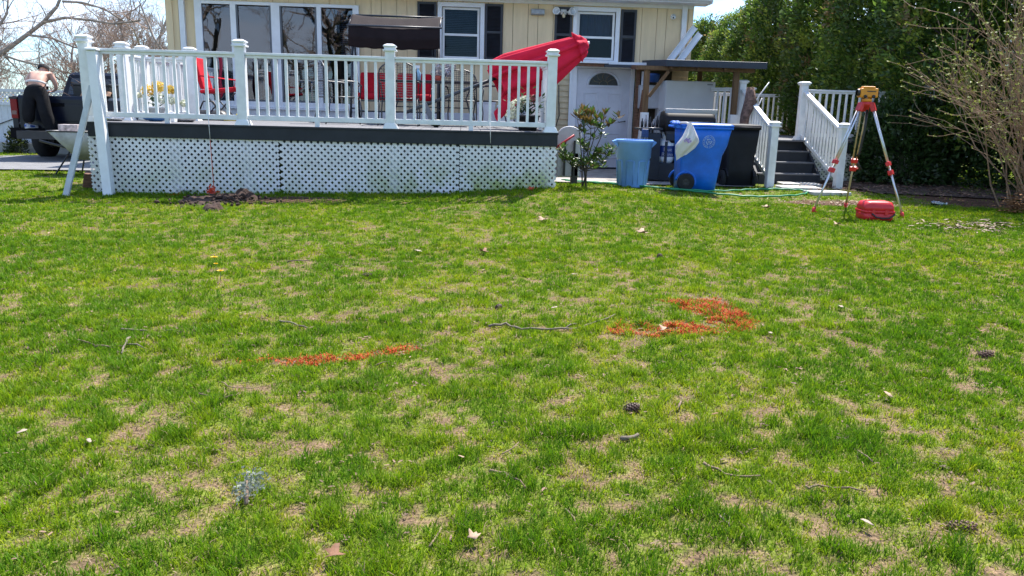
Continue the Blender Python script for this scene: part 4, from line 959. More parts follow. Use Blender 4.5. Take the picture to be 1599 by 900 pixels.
b = MB(); b.box((8.10, 2.72, .86), (.12, .05, .14)); tag(b.build('blue_packet', mat('packet_blue', (0.03, 0.07, 0.20), .5, .5, 30), off=(8.1, 2.72, .79), bevel=.012), 'dark blue packet hanging at the front of the grill shelf', 'packet')
o = MB().prism([(8.30, .96), (8.62, .96), (8.62, 1.24), (8.50, 1.26)], 3.30, 3.32).build('grey_board', mat('board_grey', (0.40, 0.40, 0.41), .7, .2, 4), off=(8.45, 3.31, .95)); tag(o, 'grey slanted board rising behind the grill shelf', 'board')
# propane tank
t = thing('propane_tank', 'white propane tank with dark blue lettered sleeve sitting in the grill cabinet', 'gas tank', (8.54, 2.92, .27))
b = MB(); b.lathe([(.001, .12), (.10, .12), (.145, .17), (.155, .22), (.155, .47), (.14, .53), (.09, .57), (.001, .585)], 28, (8.54, 2.92, .21)); b.lathe([(.11, 0), (.11, .13)], 24, (8.54, 2.92, .21)); b.build('cylinder', white_p, t)
MB().lathe([(.1575, .25), (.1575, .44)], 28, (8.54, 2.92, .21)).build('sleeve', mat('sleeve_blue', (0.015, 0.045, 0.20), .4), t)
MB().lathe([(.085, .56), (.085, .68), (.078, .68), (.078, .56)], 24, (8.54, 2.92, .21)).build('collar', white_p, t)
for (s_, z_) in (('Blue', .585), ('Rhino', .50)):
    tm = text_mesh(s_, .085, Matrix.Translation((8.535, 2.76, z_)) @ Matrix.Rotation(R(90), 4, 'X') @ Matrix.Shear('XZ', 4, (0.0, 0.0)))
    tm.v = [(v[0], 2.92-math.sqrt(max(1e-6, .160**2-min(.159, abs(v[0]-8.54))**2)), v[2]) for v in tm.v]; tm.build('lettering', white_p, t)

# ================================================================== bins
def wheelie(x, y, rz, m, label, emblem=False):
    t = thing('wheelie_bin', label, 'bin', (x, y, G(x, y)+.005), 'wheeled bins by the stairs', rz, True)
    b = MB(); prof = [(.02, -.37, .235, .235), (.30, -.38, .268, .250), (.58, -.387, .305, .268), (.74, -.39, .372, .290), (.86, -.395, .39, .300), (1.00, -.40, .42, .310)]
    b.loft([rrect((a+c)/2, 0, (c-a)/2, w, z, .05) for (z, a, c, w) in prof]); body = b.build('body', m, t, bevel=0)
    b = MB(); b.loft([rrect(.01, 0, .43, .322, .995, .05), rrect(.01, 0, .435, .327, 1.0, .05), rrect(.01, 0, .435, .327, 1.03, .05), rrect(.01, 0, .43, .322, 1.035, .05)]); b.build('rim', m, body)
    b = MB(); b.loft([rrect(.01, 0, .44, .332, 1.038, .06), rrect(.01, 0, .44, .332, 1.058, .06), rrect(.01, 0, .40, .29, 1.082, .06), rrect(.01, 0, .2, .15, 1.09, .06)]); b.build('lid', m, t)
    b = MB()
    for s in (-.24, 0, .24): b.tube([(-.41, s-.05, 1.045), (-.41, s+.05, 1.045)], .02, 10)
    b.tube([(-.50, -.26, 1.03), (-.50, .26, 1.03)], .017, 8)
    for s in (-.26, -.09, .09, .26): b.bar((-.50, s, 1.03), (-.40, s, 1.02), .03, .04)
    b.build('handle', m, t)
    for s in (-1, 1):
        b = MB(); b.lathe([(.06, -.032), (.118, -.034), (.140, -.024), (.146, 0), (.140, .024), (.118, .034), (.06, .032)], 26, (-.285, s*.285, .145), Matrix.Rotation(R(90), 3, 'X')); w = b.build('wheel', rubber, t)
        b = MB(); b.lathe([(.001, -.02), (.04, -.026), (.115, -.016), (.115, .016), (.04, .026), (.001, .02)], 26, (-.285, s*.285, .145), Matrix.Rotation(R(90), 3, 'X'))
        for k in range(8): a = R(45*k); b.bar((-.285+.04*math.cos(a), s*.285-s*-.018, .145+.04*math.sin(a)), (-.285+.11*math.cos(a), s*.285+s*.014, .145+.11*math.sin(a)), .02, .02)
        b.build('hub', blackp, w)
        # wheel arch moulded in the body
        b = MB(); b.tube([(-.285+.165*math.cos(a), s*.245, .145+.165*math.sin(a)) for a in [R(-20+10*i) for i in range(20)]], .020, 8); b.build('arch', m, body)
    MB().tube([(-.285, -.25, .145), (-.285, .25, .145)], .011, 8).build('axle', steel, t)
    if emblem:
        ec = Vector((.045, -.3015, .80)); em = mat('emblem_white', (0.42, 0.55, 0.78), .5)
        # the moulded side leans: follow its plane
        def side(u, w): z = .80+w; hw = np.interp(z, [.60, .74, .86, 1.0], [.268, .290, .300, .310]); return (.045+u, -hw-.0025, z)
        b = MB()
        for r_ in (.100, .070): b.tube([side(r_*math.cos(R(10*i)), r_*math.sin(R(10*i))) for i in range(37)], .0020, 4)
        for i in range(30):
            if i % 8 == 7: continue
            a = R(12*i); l0, l1 = .077, .092
            p = [(.0045*math.sin(a), -.0045*math.cos(a)), (-.0045*math.sin(a), .0045*math.cos(a))]
            b.tube([side(l0*math.cos(a), l0*math.sin(a)), side(l1*math.cos(a)+p[i % 2][0], l1*math.sin(a)+p[i % 2][1])], .0028, 4)
            if i % 3: b.tube([side(l1*math.cos(a), l1*math.sin(a)), side(l1*math.cos(a+.09), l1*math.sin(a+.09))], .0026, 4)
        for k in range(3):
            a0 = R(90+120*k); b.tube([side(.042*math.cos(a0+t_), .042*math.sin(a0+t_)) for t_ in [R(-38+12*i) for i in range(7)]], .006, 4)
            e = side(.042*math.cos(a0+R(40)), .042*math.sin(a0+R(40))); b.tube([side(.055*math.cos(a0+R(30)), .055*math.sin(a0+R(30))), side(.045*math.cos(a0+R(52)), .045*math.sin(a0+R(52))), side(.028*math.cos(a0+R(34)), .028*math.sin(a0+R(34)))], .005, 4)
        for k in range(4): b.tube([side(-.016+.011*k, -.02), side(-.016+.011*k, .02-.004*abs(k-1.5))], .003, 4)
        b.build('emblem', em, body)
    t.scale = (.95, .95, .97)
    return t
binblue = mat('bin_blue', (0.004, 0.150, 0.70), .42, .30, 2.5, .1, 200)
binblk = mat('bin_black', (0.014, 0.015, 0.020), .62, .35, 3, .12, 180, spec=.25)
wheelie(8.74, 1.52, R(-2), binblue, 'bright blue wheeled bin seen from its side with a round white emblem', True)
wheelie(9.66, 2.62, R(92), binblk, 'black wheeled bin with its back and two wheels turned to the lawn')
b = MB(); b.lathe([(.001, .0), (.258, .0), (.268, .02), (.304, .44), (.320, .447), (.326, .66), (.345, .67), (.35, .705), (.342, .72), (.325, .72), (.305, .60), (.25, .05), (.001, .04)], 40, (0, 0, 0))
t = thing('trash_can', 'round light blue plastic trash can without lid by the door', 'trash can', (7.69, 1.66, G(7.69, 1.66)+.005), local=True); t.scale = (.87, .87, 1.04)
lb_ = mat('can_blue', (0.18, 0.395, 0.82), .5, .14, 3, .08, 200)
body = b.build('body', lb_, t)
b = MB()
for a in (0, 180):
    q = Euler((0, 0, R(a))).to_matrix(); b2 = [Vector(v) for v in ((.31, -.10, .60), (.31, .10, .60), (.40, .075, .67), (.40, -.075, .67), (.33, -.10, .715), (.33, .10, .715), (.405, .07, .69), (.405, -.07, .69))]
    b.add([q @ v for v in b2], [(0, 1, 2, 3), (4, 7, 6, 5), (3, 2, 6, 7), (0, 3, 7, 4), (1, 5, 6, 2)])
b.build('handle', lb_, t)
b = MB()
for k in range(8):
    a0 = R(45*k+9); a1 = R(45*k+36)
    P_ = lambda a, z: ((.269+(z-.02)*.085+.002)*math.cos(a), (.269+(z-.02)*.085+.002)*math.sin(a), z)
    b.tube([P_(a0, .05), P_(a0, .40), P_((a0+a1)/2, .405), P_(a1, .40), P_(a1, .05)], .0085, 5)
b.build('ribs', lb_, body)
# plastic bag tied to the blue bin
t = thing('plastic_bag', 'white plastic shopping bag with purple flower print hanging from the blue bin', 'bag', (8.36, 1.16, .8))
def bagf(u, v):
    w = [(.02, 1.07), (.06, .98), (.13, .85), (.18, .76), (.15, .65), (.09, .56)]
    k = v*5; i = min(4, int(k)); f = k-i; hw = w[i][0]*(1-f)+w[i+1][0]*f; z = w[i][1]*(1-f)+w[i+1][1]*f
    cx_ = 8.42-.07*v*1.3+.03*math.sin(v*3.1); a = 2*math.pi*u
    sk = .06*math.sin(a)*0+(.05 if math.cos(a) > 0 else -.0)*v
    return (cx_+hw*math.cos(a), 1.10+.085*math.sin(a)*(0.25+math.sin(math.pi*min(1, v*1.05)))+.014*math.sin(5*a+9*v), z+.06*v*math.cos(a)+.010*math.sin(3*a+v*7))
MB().grid(bagf, 40, 24).build('body', leafmat('bag_film', (0.74, 0.73, 0.73), .25, .4, None, .03, .06), t)
b = MB()
for k in range(26):
    a = random.uniform(0, 6.3); r_ = random.uniform(0, .055); c = Vector((8.365+r_*math.cos(a), .998, .80+.8*r_*math.sin(a))); s_ = random.uniform(.008, .018)
    b.add([c+Vector((s_*math.cos(q_), -.0016*k, s_*math.sin(q_))) for q_ in [i*math.pi/3 for i in range(6)]], [(0, 1, 2, 3, 4, 5)])
b.build('flower_print', mat('purple_print', (0.42, 0.30, 0.58), .6, .4, 40), t)
b = MB(); b.tube([(8.42, 1.13, 1.04), (8.40, 1.22, 1.065), (8.32, 1.30, 1.06)], .018, 8); b.build('knot', MATS['bag_film'], t)
t = thing('work_gloves', 'pair of blue gloves lying on the bin handle', 'gloves', (8.30, 1.66, 1.06))
for k, (gx_, gy_) in enumerate(((8.22, 1.34), (8.30, 1.42))):
    b = MB(); z_ = G(8.3, 1.4)+1.055
    b.loft([rrect(gx_, gy_+.05*i-.1, .045+.01*math.sin(i), .02, 0, .01) for i in range(1)]) if False else None
    b.ball((gx_, gy_, z_), .05, 12, (1.1, 1.3, .6))
    for f in range(4): b.tube([(gx_-.03+.02*f, gy_-.04, z_), (gx_-.035+.022*f, gy_-.10, z_-.005), (gx_-.04+.024*f, gy_-.13, z_-.03)], [.012, .012, .009], 7)
    b.tube([(gx_+.04, gy_, z_), (gx_+.075, gy_-.03, z_-.01), (gx_+.08, gy_-.06, z_-.02)], [.013, .012, .009], 7)
    b.build('glove', mat('glove_blue', (0.01, 0.12, 0.55), .6, .3, 20), t)

# pale rounded panel and red handled tool at the end of the deck
t = thing('wheelbarrow_tray', 'pale grey rounded tray standing upright between the deck end and the young shrub', 'tray', (6.62, 1.5, .1))
b = MB(); b.loft([rrect(6.62, 0, .19, .0, 0, 0)]) if False else None
out_ = [(6.62+.20*math.cos(R(a))*(1 if True else 1), .80+.17*math.sin(R(a))) for a in range(0, 181, 15)]+[(6.44, .18), (6.80, .18)]
b.prism(out_, 1.46, 1.52); b.build('tray', greyp, t, bevel=.02)
b = MB(); b.bar((6.55, 1.43, .2), (6.55, 1.43, .75), .03); b.bar((6.70, 1.43, .2), (6.70, 1.43, .75), .03); b.box((6.72, 1.52, .30), (.10, .12, .5)); b.build('frame', blackp, t)
b = MB(); b.tube([(6.36, 1.28, .62), (6.66, 1.22, .84)], .017, 8); o = b.build('red_handle_tool', mat('tool_red', (0.50, 0.02, 0.035), .5), off=(6.36, 1.28, .6)); tag(o, 'slim red tool handle slanting behind the young shrub', 'tool')

# ================================================================== survey tripod, level and case
t = thing('survey_tripod', 'aluminium survey tripod with red clamps and feet on the lawn', 'tripod', (10.25, -.65, -.06))
redp = mat('red_plastic', (0.60, 0.025, 0.028), .45, .2, 6)
head = Vector((10.25, -.66, 1.36))
b = MB(); b.lathe([(.001, .02), (.085, .02), (.09, .0), (.09, -.03), (.001, -.03)], 20, head+Vector((0, 0, .03))); b.build('head', redp, t)
brassleg = mat('bare_leg', (0.50, 0.40, 0.23), .5, .3, 12, metal=.4)
for (fx, fy, m_) in ((9.655, -.72, alum), (10.42, -.08, brassleg), (10.70, -1.10, alum)):
    foot = Vector((fx, fy, G(fx, fy)+.01)); d = foot-head; u = d.normalized(); s = u.cross(Vector((0, 0, 1))).normalized()
    top = head+Vector((u.x, u.y, 0)).normalized()*.085+Vector((0, 0, -.01))
    d = foot-top; q = MB()
    for k in (-1, 1): q.tube([top+s*.034*k, top+d*.56+s*.022*k], .0115, 8)
    q.tube([top+d*.50, foot-d*.02], .0145, 8); leg = q.build('leg', m_, t)
    q = MB(); q.bar(top-d*.035, top+d*.04, .11, .045, s.cross(d)); q.build('hinge', redp, leg, bevel=.006)
    q = MB(); q.bar(top+d*.50, top+d*.535, .085, .05, s.cross(d)); q.bar(top+d*.575, top+d*.615, .085, .055, s.cross(d)); q.tube([top+d*.595, top+d*.595+s*.07], .012, 8); q.build('clamp', redp, leg, bevel=.006)
    q = MB(); q.tube([foot-d*.045, foot-d*.012, foot+u*.02], [.024, .02, .004], 10); q.bar(foot-d*.02, foot-d*.02+Vector((u.x, u.y, .25)).normalized()*-.09, .04, .014); q.build('foot', redp, leg)
b = MB(); b.tube([head+Vector((.02, .0, -.05)), head+Vector((.03, .02, -.3)), head+Vector((.0, .03, -.62)), head+Vector((-.02, .05, -.66))], .016, 6); b.tube([(10.36, -.2, .66), (10.44, -.22, .60), (10.50, -.24, .50)], .022, 6); b.build('carry_strap', blackp, t)
t = thing('optical_level', 'orange-yellow surveying level mounted on top of the tripod', 'level', head+Vector((0, 0, .05)))
yel = mat('level_yellow', (0.72, 0.27, 0.012), .45, .15, 8)
b = MB(); b.lathe([(.001, 0), (.06, 0), (.065, .035), (.05, .045), (.001, .05)], 18, head+Vector((0, 0, .05))); b.build('base', yel, t)
b = MB(); b.box(head+Vector((0, 0, .165)), (.235, .115, .12)); b.box(head+Vector((0, 0, .235)), (.17, .09, .03)); bd = b.build('housing', yel, t, bevel=.016)
b = MB(); M = Matrix.Rotation(R(90), 3, 'Y'); b.lathe([(.038, -.15), (.045, -.14), (.045, -.10), (.036, -.10)], 16, head+Vector((0, 0, .17)), M); b.lathe([(.001, .145), (.025, .145), (.028, .10)], 14, head+Vector((0, 0, .17)), M); b.build('eyepiece', blackp, bd)
MB().lathe([(.001, -.135), (.036, -.135)], 16, head+Vector((0, 0, .17)), M).build('lens', glassd, bd)
for (x, y) in ((.05, -.064), (-.06, -.064)): MB().lathe([(.001, .02), (.018, .02), (.022, 0)], 12, head+Vector((x, y, .12)), Matrix.Rotation(R(90), 3, 'X')).build('knob', blackp, bd)
MB().box(head+Vector((.02, -.059, .185)), (.12, .004, .012)).build('stripe', blackp, bd)
t = thing('instrument_case', 'red hard plastic instrument case on the grass under the tripod', 'case', (10.19, -1.32, -.06), local=True, rz=R(-6))
rc = mat('case_red', (0.62, 0.018, 0.022), .38, .15, 5, .05, 200)
MB().loft([rrect(0, 0, .165, .135, .0, .03), rrect(0, 0, .185, .15, .03, .04), rrect(0, 0, .19, .155, .115, .04)]).build('base', rc, t)
b = MB(); b.loft([rrect(0, 0, .19, .155, .121, .04), rrect(0, 0, .185, .15, .18, .04), rrect(0, 0, .165, .13, .235, .05), rrect(0, 0, .13, .10, .245, .05)]); b.build('lid', rc, t)
MB().loft([rrect(0, 0, .198, .163, .105, .04), rrect(0, 0, .198, .163, .131, .04)]).build('seam', rc, t)
for x in (-.08, .08): MB().box((x, -.163, .115), (.04, .016, .06)).build('latch', rc, t, bevel=.004)
MB().tube([(-.10, -.165, .10), (-.05, -.185, .055), (.03, -.19, .045), (.12, -.18, .05), (.185, -.155, .085), (.205, -.10, .115), (.225, .0, .11), (.205, .06, .10)], .010, 6).build('strap', blackp, t)

# hose, bottle
b = MB(); hp = [(6.66, 2.6), (7.0, 2.15), (7.4, 1.80), (7.9, 1.38), (8.5, 1.22), (9.1, 1.30), (9.6, 1.55), (10.1, 1.75), (10.45, 1.66), (10.52, 1.42), (10.2, 1.05), (9.6, .80), (9.1, .82), (8.5, 1.12), (8.0, 1.33), (7.5, 1.62), (7.05, 2.0), (6.7, 2.35)]
def cr(P_, n=8):
    o_ = []
    for i in range(len(P_)-1):
        p0 = Vector(P_[max(0, i-1)]); p1 = Vector(P_[i]); p2 = Vector(P_[i+1]); p3 = Vector(P_[min(len(P_)-1, i+2)])
        for k in range(n): s = k/n; o_.append(.5*((2*p1)+(p2-p0)*s+(2*p0-5*p1+4*p2-p3)*s*s+(3*p1-p0-3*p2+p3)*s**3))
    o_.append(Vector(P_[-1])); return o_
b.tube([on(p.x, p.y, .028+.012*abs(math.sin(i*.7))) for i, p in enumerate(cr(hp))], .0135, 8); tag(b.build('garden_hose', mat('hose_green', (0.02, 0.26, 0.11), .45, .2, 20), off=(8.5, 1.2, 0)), 'green garden hose looped on the grass in front of the bins', 'hose')
t = thing('water_bottle', 'clear plastic water bottle lying in the shade near the hedge', 'bottle', (12.04, .31, -.04))
M = Matrix.Rotation(R(75), 3, 'Z') @ Matrix.Rotation(R(90), 3, 'X'); c = on(12.04, .31, .05)
MB().lathe([(.001, -.10), (.032, -.10), (.033, .03), (.026, .06), (.012, .085), (.012, .10)], 16, c, M).build('body', glassmat('bottle_plastic', (0.80, 0.90, 0.92), .22), t)
MB().lathe([(.001, .115), (.015, .115), (.015, .095)], 14, c, M).build('cap', white_p, t)

# ================================================================== furniture on the deck
F = DZ+.002
# canopy swing
t = thing('canopy_swing', 'canopy swing with dark brown canvas and red cushions', 'swing', (3.75, 4.1, F))
def can(u, v):
    x = 2.93+1.60*u
    P_ = [(4.55, 2.84), (4.1, 2.80), (3.62, 2.56), (3.56, 2.38), (3.60, 2.21)]
    k = v*4; i = min(3, int(k)); f = k-i; y = P_[i][0]*(1-f)+P_[i+1][0]*f; z = P_[i][1]*(1-f)+P_[i+1][1]*f
    return (x, y, z-.045*math.sin(math.pi*u)*(1 if i < 2 else .7)+.006*math.sin(u*40)*v)
MB().grid(can, 40, 24).build('canopy', brownc, t, solid=.006)
b = MB(); b.tube([(2.90, 3.62, 2.57), (4.56, 3.62, 2.57)], .018, 8); b.tube([(2.90, 4.55, 2.84), (4.56, 4.55, 2.84)], .018, 8)
for x in (2.93, 4.53): b.tube([(x, 3.62, 2.57), (x, 4.12, 2.78), (x, 4.55, 2.84)], .015, 8)
b.build('canopy_frame', iron, t)
b = MB()
for x in (2.96, 4.50):
    b.tube([(x, 3.45, F), (x, 4.05, 2.62)], .020, 8); b.tube([(x, 4.75, F), (x, 4.05, 2.62)], .020, 8); b.tube([(x, 3.50, 1.15), (x, 4.68, 1.15)], .014, 8)
b.tube([(2.96, 4.05, 2.62), (4.50, 4.05, 2.62)], .020, 8); b.tube([(2.96, 4.72, 1.1), (4.50, 4.72, 1.1)], .014, 8); b.build('frame', iron, t)
b = MB(); b.loft([rrect(3.70, 4.02, .66, .27, 1.31, .06), rrect(3.70, 4.02, .68, .29, 1.36, .07), rrect(3.70, 4.02, .66, .27, 1.43, .06)]); b.build('seat_cushion', redc, t)
for xc in (3.36, 4.04):
    b = MB(); b.box((xc, 4.28, 1.60), (.64, .10, .42), (R(-12), 0, 0)); b.build('back_cushion', redc, t, bevel=.04)
b = MB()
for x in (3.02, 4.38): b.tube([(x, 3.76, 1.30), (x, 3.76, 1.52), (x, 4.30, 1.56)], .012, 6); b.tube([(x, 4.0, 1.54), (x, 4.05, 2.6)], .006, 5)
b.box((3.70, 4.02, 1.29), (1.38, .54, .02)); b.build('bench', iron, t)
for x in (3.13, 4.36): MB().lathe([(.001, 0), (.022, -.01), (.014, -.09), (.001, -.1)], 8, (x, 3.62, 2.42)).build('hook', steel, t)

# wrought iron chairs
def ironchair(x, y, rz, label):
    t = thing('patio_chair', label, 'chair', (x, y, F), 'wrought iron chairs on the deck', rz, True)
    w = .29
    b = MB(); b.tube([(-w, .24, .42), (-w, .30, .80)]+[(-w*math.cos(a), .32, .80+.17*math.sin(a)) for a in [math.pi*i/10 for i in range(1, 10)]]+[(w, .30, .80), (w, .24, .42)], .012, 6); bf = b.build('back_frame', iron, t)
    b = MB()
    for i in range(15):
        u = -w+2*w*(i+1)/16; zt = .80+.17*math.sqrt(max(0, 1-(u/w)**2)); b.tube([(u, .245, .44), (u, .31, zt-.01)], .0035, 3)
    for i in range(13):
        z = .47+i*.038; hw = w if z < .8 else w*math.sqrt(max(0, 1-((z-.8)/.17)**2)); b.tube([(-hw, .25+.06*(z-.44)/.5, z), (hw, .25+.06*(z-.44)/.5, z)], .0035, 3)
    b.build('mesh_back', iron, bf)
    b = MB()
    for k in range(5):
        a0 = math.pi*(k+.6)/5.2; c = (-(w-.05)*math.cos(a0), .315, .80+.12*math.sin(a0)); b.tube([(c[0]+(.030-.0022*i)*math.cos(i*.7), c[1], c[2]+(.030-.0022*i)*math.sin(i*.7)) for i in range(13)], .004, 4)
    b.build('scrollwork', iron, bf)
    b = MB(); b.tube([(-w, -.25, .42), (w, -.25, .42), (w, .25, .42), (-w, .25, .42), (-w, -.25, .42)], .012, 6)
    for i in range(11): b.tube([(-w, -.25+.046*i, .42), (w, -.25+.046*i, .42)], .0045, 4); b.tube([(-w+.053*i, -.25, .42), (-w+.053*i, .25, .42)], .0045, 4)
    b.build('seat', iron, t)
    for sx in (-1, 1):
        MB().tube([(sx*w, -.24, .42), (sx*(w+.02), -.27, .22), (sx*(w+.01), -.24, .0)], .011, 6).build('leg', iron, t)
        MB().tube([(sx*w, .24, .42), (sx*(w+.01), .27, .2), (sx*(w+.02), .33, .0)], .011, 6).build('leg', iron, t)
        MB().tube([(sx*w, .29, .68), (sx*(w+.03), .05, .67), (sx*(w+.03), -.20, .66), (sx*(w+.02), -.27, .60), (sx*w, -.25, .43)], .012, 6).build('armrest', iron, t)
    return t
ironchair(3.94, 1.95, R(180), 'black mesh-backed iron chair with arched back turned to the railing before the swing')
ironchair(4.95, 3.35, R(10), 'black iron chair at the far side of the patio table')
ironchair(5.45, 2.45, R(-80), 'black iron chair at the right end of the patio table')
ironchair(2.95, 2.2, R(118), 'black iron chair turned sideways left of the patio table')
t = thing('patio_table', 'dark iron patio table with long narrow top', 'table', (4.45, 2.7, F))
b = MB(); b.loft([rrect(4.42, 2.70, .82, .42, 1.60, .05), rrect(4.42, 2.70, .83, .43, 1.61, .05), rrect(4.42, 2.70, .83, .43, 1.625, .05)]); b.build('tabletop', iron, t)
for (x, y) in ((3.75, 2.4), (5.1, 2.4), (3.75, 3.0), (5.1, 3.0)):
    s_ = 1 if x > 4.4 else -1; MB().tube([(x, y, 1.60), (x-s_*.10, y, 1.35), (x-s_*.02, y, 1.1), (x+s_*.06, y, F)], .014, 6).build('leg', iron, t)
b = MB(); b.tube([(3.72, 2.40, 1.20), (5.12, 2.40, 1.20)], .010, 6); b.tube([(3.72, 3.0, 1.20), (5.12, 3.0, 1.20)], .010, 6); b.build('stretcher', iron, t)
t = thing('spray_bottle', 'pale blue spray bottle standing on the patio table', 'bottle', (4.20, 2.62, 1.625))
MB().lathe([(.001, 0), (.045, 0), (.048, .12), (.02, .17), (.016, .20)], 16, (4.20, 2.62, 1.626)).build('body', mat('bottle_blue', (0.30, 0.50, 0.62), .3), t)
b = MB(); b.box((4.185, 2.62, 1.85), (.08, .03, .045)); b.tube([(4.16, 2.62, 1.835), (4.165, 2.62, 1.80)], .006, 5); b.build('trigger', white_p, t)
t = thing('tabletop_bouquet', 'ash-grey dried hydrangea bunch in a small red pot on the patio table', 'bouquet', (4.58, 2.6, 1.625))
MB().lathe([(.001, 0), (.055, 0), (.075, .09), (.07, .09), (.001, .08)], 16, (4.52, 2.62, 1.626)).build('pot', mat('pot_red', (0.50, 0.10, 0.06), .6), t)
def petals(b, c, rad, n, s, flat=.8):
    for i in range(n):
        d_ = Vector((random.gauss(0, 1), random.gauss(0, 1), random.gauss(0.1, 1))).normalized(); p = Vector(c)+Vector((d_.x, d_.y, d_.z*flat))*rad*random.uniform(.75, 1.05)
        u = d_.orthogonal().normalized(); u = Matrix.Rotation(random.uniform(0, 6.3), 3, d_) @ u; w = d_.cross(u); q_ = s*random.uniform(.6, 1.2)
        b.add([p-u*q_*.2, p+w*q_*.5, p+u*q_+d_*q_*.4, p-w*q_*.5], [(0, 1, 2, 3)])
    return b
b = MB()
for c, r_ in (((4.58, 2.62, 1.86), .12), ((4.68, 2.6, 1.78), .10), ((4.50, 2.62, 1.76), .09), ((4.74, 2.64, 1.87), .08)): petals(b, c, r_, 170, .035)
b.build('blooms', leafmat('dried_petal', (0.33, 0.32, 0.34), .2, .6, None, .3), t)
# red parasol lying tilted
t = thing('parasol', 'red patio umbrella folded and tipped over the corner railing post', 'umbrella', (4.55, 1.5, F))
A_ = Vector((4.12, 1.42, 1.13)); T_ = Vector((6.80, 1.42, 2.20)); d_ = (T_-A_); u = d_.normalized(); n1 = Vector((0, -1, 0)); n2 = n1.cross(u)
MB().tube([A_-u*.05, A_+d_*.62], .027, 10).build('pole', iron, t)
def clo(a, s):
    """folded canvas: s=0 at the finial, 1 at the open hem; the hem sags down"""
    k = 2*math.pi*a
    r_ = np.interp(s, [0, .03, .10, .3, .6, .85, 1.0], [.10, .145, .155, .185, .215, .235, .215])
    fold = 1+.30*s*math.sin(8*k+1.2*math.sin(2*k))+.10*math.sin(8*k)*(1 if s > .02 else .4)
    c = T_-u*(1.47*s)*(1+.05*math.sin(k*3)*s)
    rad = r_*fold; p = c+(n1*math.cos(k)*.8+n2*math.sin(k))*rad
    sag = max(0, -math.sin(k))**1.0*(.02+.23*math.sin(min(1, s*1.15)*math.pi*.75)**1.5)
    sag2 = .22*max(0, s-.8)*5*max(0, -math.sin(k+.4))
    p.z -= sag+sag2+.02*math.sin(4*k)*s
    return p
MB().grid(lambda a, s: clo(a, s), 96, 34).build('canopy', mat('parasol_red', (0.62, 0.018, 0.052), .8, .15, 3, .2, 250, spec=.15), t, solid=.004)
def vent(a, s):
    k = 2*math.pi*a; r_ = .06+.13*s; f = 1+.16*math.sin(8*k)*s
    return T_+u*(.03-.17*s)+(n1*math.cos(k)*.9+n2*math.sin(k))*r_*f*1.10
MB().grid(vent, 64, 5).build('vent', MATS['parasol_red'], t, solid=.004)
b = MB(); b.lathe([(.001, .05), (.02, .045), (.03, 0), (.001, 0)], 10, T_+u*.02, u.to_track_quat('Z', 'Y').to_matrix()); b.build('finial', white_p, t)
b = MB()
for i in range(8): a = 2*math.pi*i/8; b.tube([T_-u*.08+(n1*math.cos(a)+n2*math.sin(a))*.05, T_-u*1.3+(n1*math.cos(a)+n2*math.sin(a))*.11+Vector((0, 0, -.05))], .006, 5)
b.build('ribs', iron, t)
b = MB(); b.prism([(4.32, 1.30), (4.36, 1.32), (4.54, 1.02), (4.58, .93), (4.46, .93)], 1.36, 1.42); b.build('lever', mat('slate_metal', (0.10, 0.11, 0.14), .4), t)
b = MB(); b.lathe([(.001, 0), (.03, 0), (.13, .08), (.14, .11), (.001, .12)], 14, (4.54, 1.40, F)); b.build('base', blackp, t)
# planter by the corner
def plant_pot(x, y, r_, h, m_, label, leaves, petal=None, cat='planter', zf=F, sq=False, blooms=()):
    t = thing('flower_pot', label, cat, (x, y, zf))
    if sq: MB().box((x, y, zf+h/2), (r_*2, r_*2, h), None, (1.1, 1.1)).build('pot', m_, t, bevel=.012)
    else: MB().lathe([(.001, 0), (r_*.75, 0), (r_, h), (r_*1.06, h), (r_*1.06, h*.9), (r_*.9, h*.9), (.001, h*.85)], 20, (x, y, zf)).build('pot', m_, t)
    b = MB()
    for i in range(leaves):
        a = random.uniform(0, 6.3); c = Vector((x+random.gauss(0, r_*.6), y+random.gauss(0, r_*.6), zf+h+abs(random.gauss(.10, .09)))); d_ = Vector((math.cos(a), math.sin(a), random.uniform(-.2, .9))).normalized()*random.uniform(.06, .12); s_ = d_.cross(Vector((0, 0, 1))).normalized()*.022
        b.add([c, c+d_*.5+s_, c+d_, c+d_*.5-s_], [(0, 1, 2, 3)])
    b.build('foliage', leafmat('pot_leaf', (0.035, 0.085, 0.03), .25, .4, None, .4), t)
    for (c, rr, m2) in blooms: petals(MB(), c, rr, 130, .035).build('blooms', m2, t)
    return t
pw = leafmat('petal_white', (0.66, 0.68, 0.52), .3, .6, None, .15); py_ = leafmat('petal_yellow', (0.74, 0.50, 0.04), .3, .6, None, .2); pr_ = leafmat('petal_pink', (0.35, 0.06, 0.08), .3, .6, None, .3)
plant_pot(5.90, .75, .17, .22, blackp, 'black flower pot of white hydrangeas and dark leaves by the corner railing post', 260, blooms=(((5.72, .68, 1.25), .10, pw), ((5.66, .7, 1.13), .09, pw), ((5.84, .72, 1.32), .09, pw), ((5.98, .74, 1.36), .06, pr_)))
plant_pot(.33, 1.5, .12, .20, white_p, 'white pot of bright yellow flowers at the left end of the deck', 60, blooms=(((.24, 1.45, 1.34), .095, py_), ((.40, 1.45, 1.39), .10, py_), ((.56, 1.5, 1.36), .07, py_), ((.44, 1.42, 1.22), .08, pw), ((.56, 1.45, 1.20), .07, pw), ((.08, 1.5, 1.26), .035, pw), ((.74, 1.5, 1.16), .05, pw)))
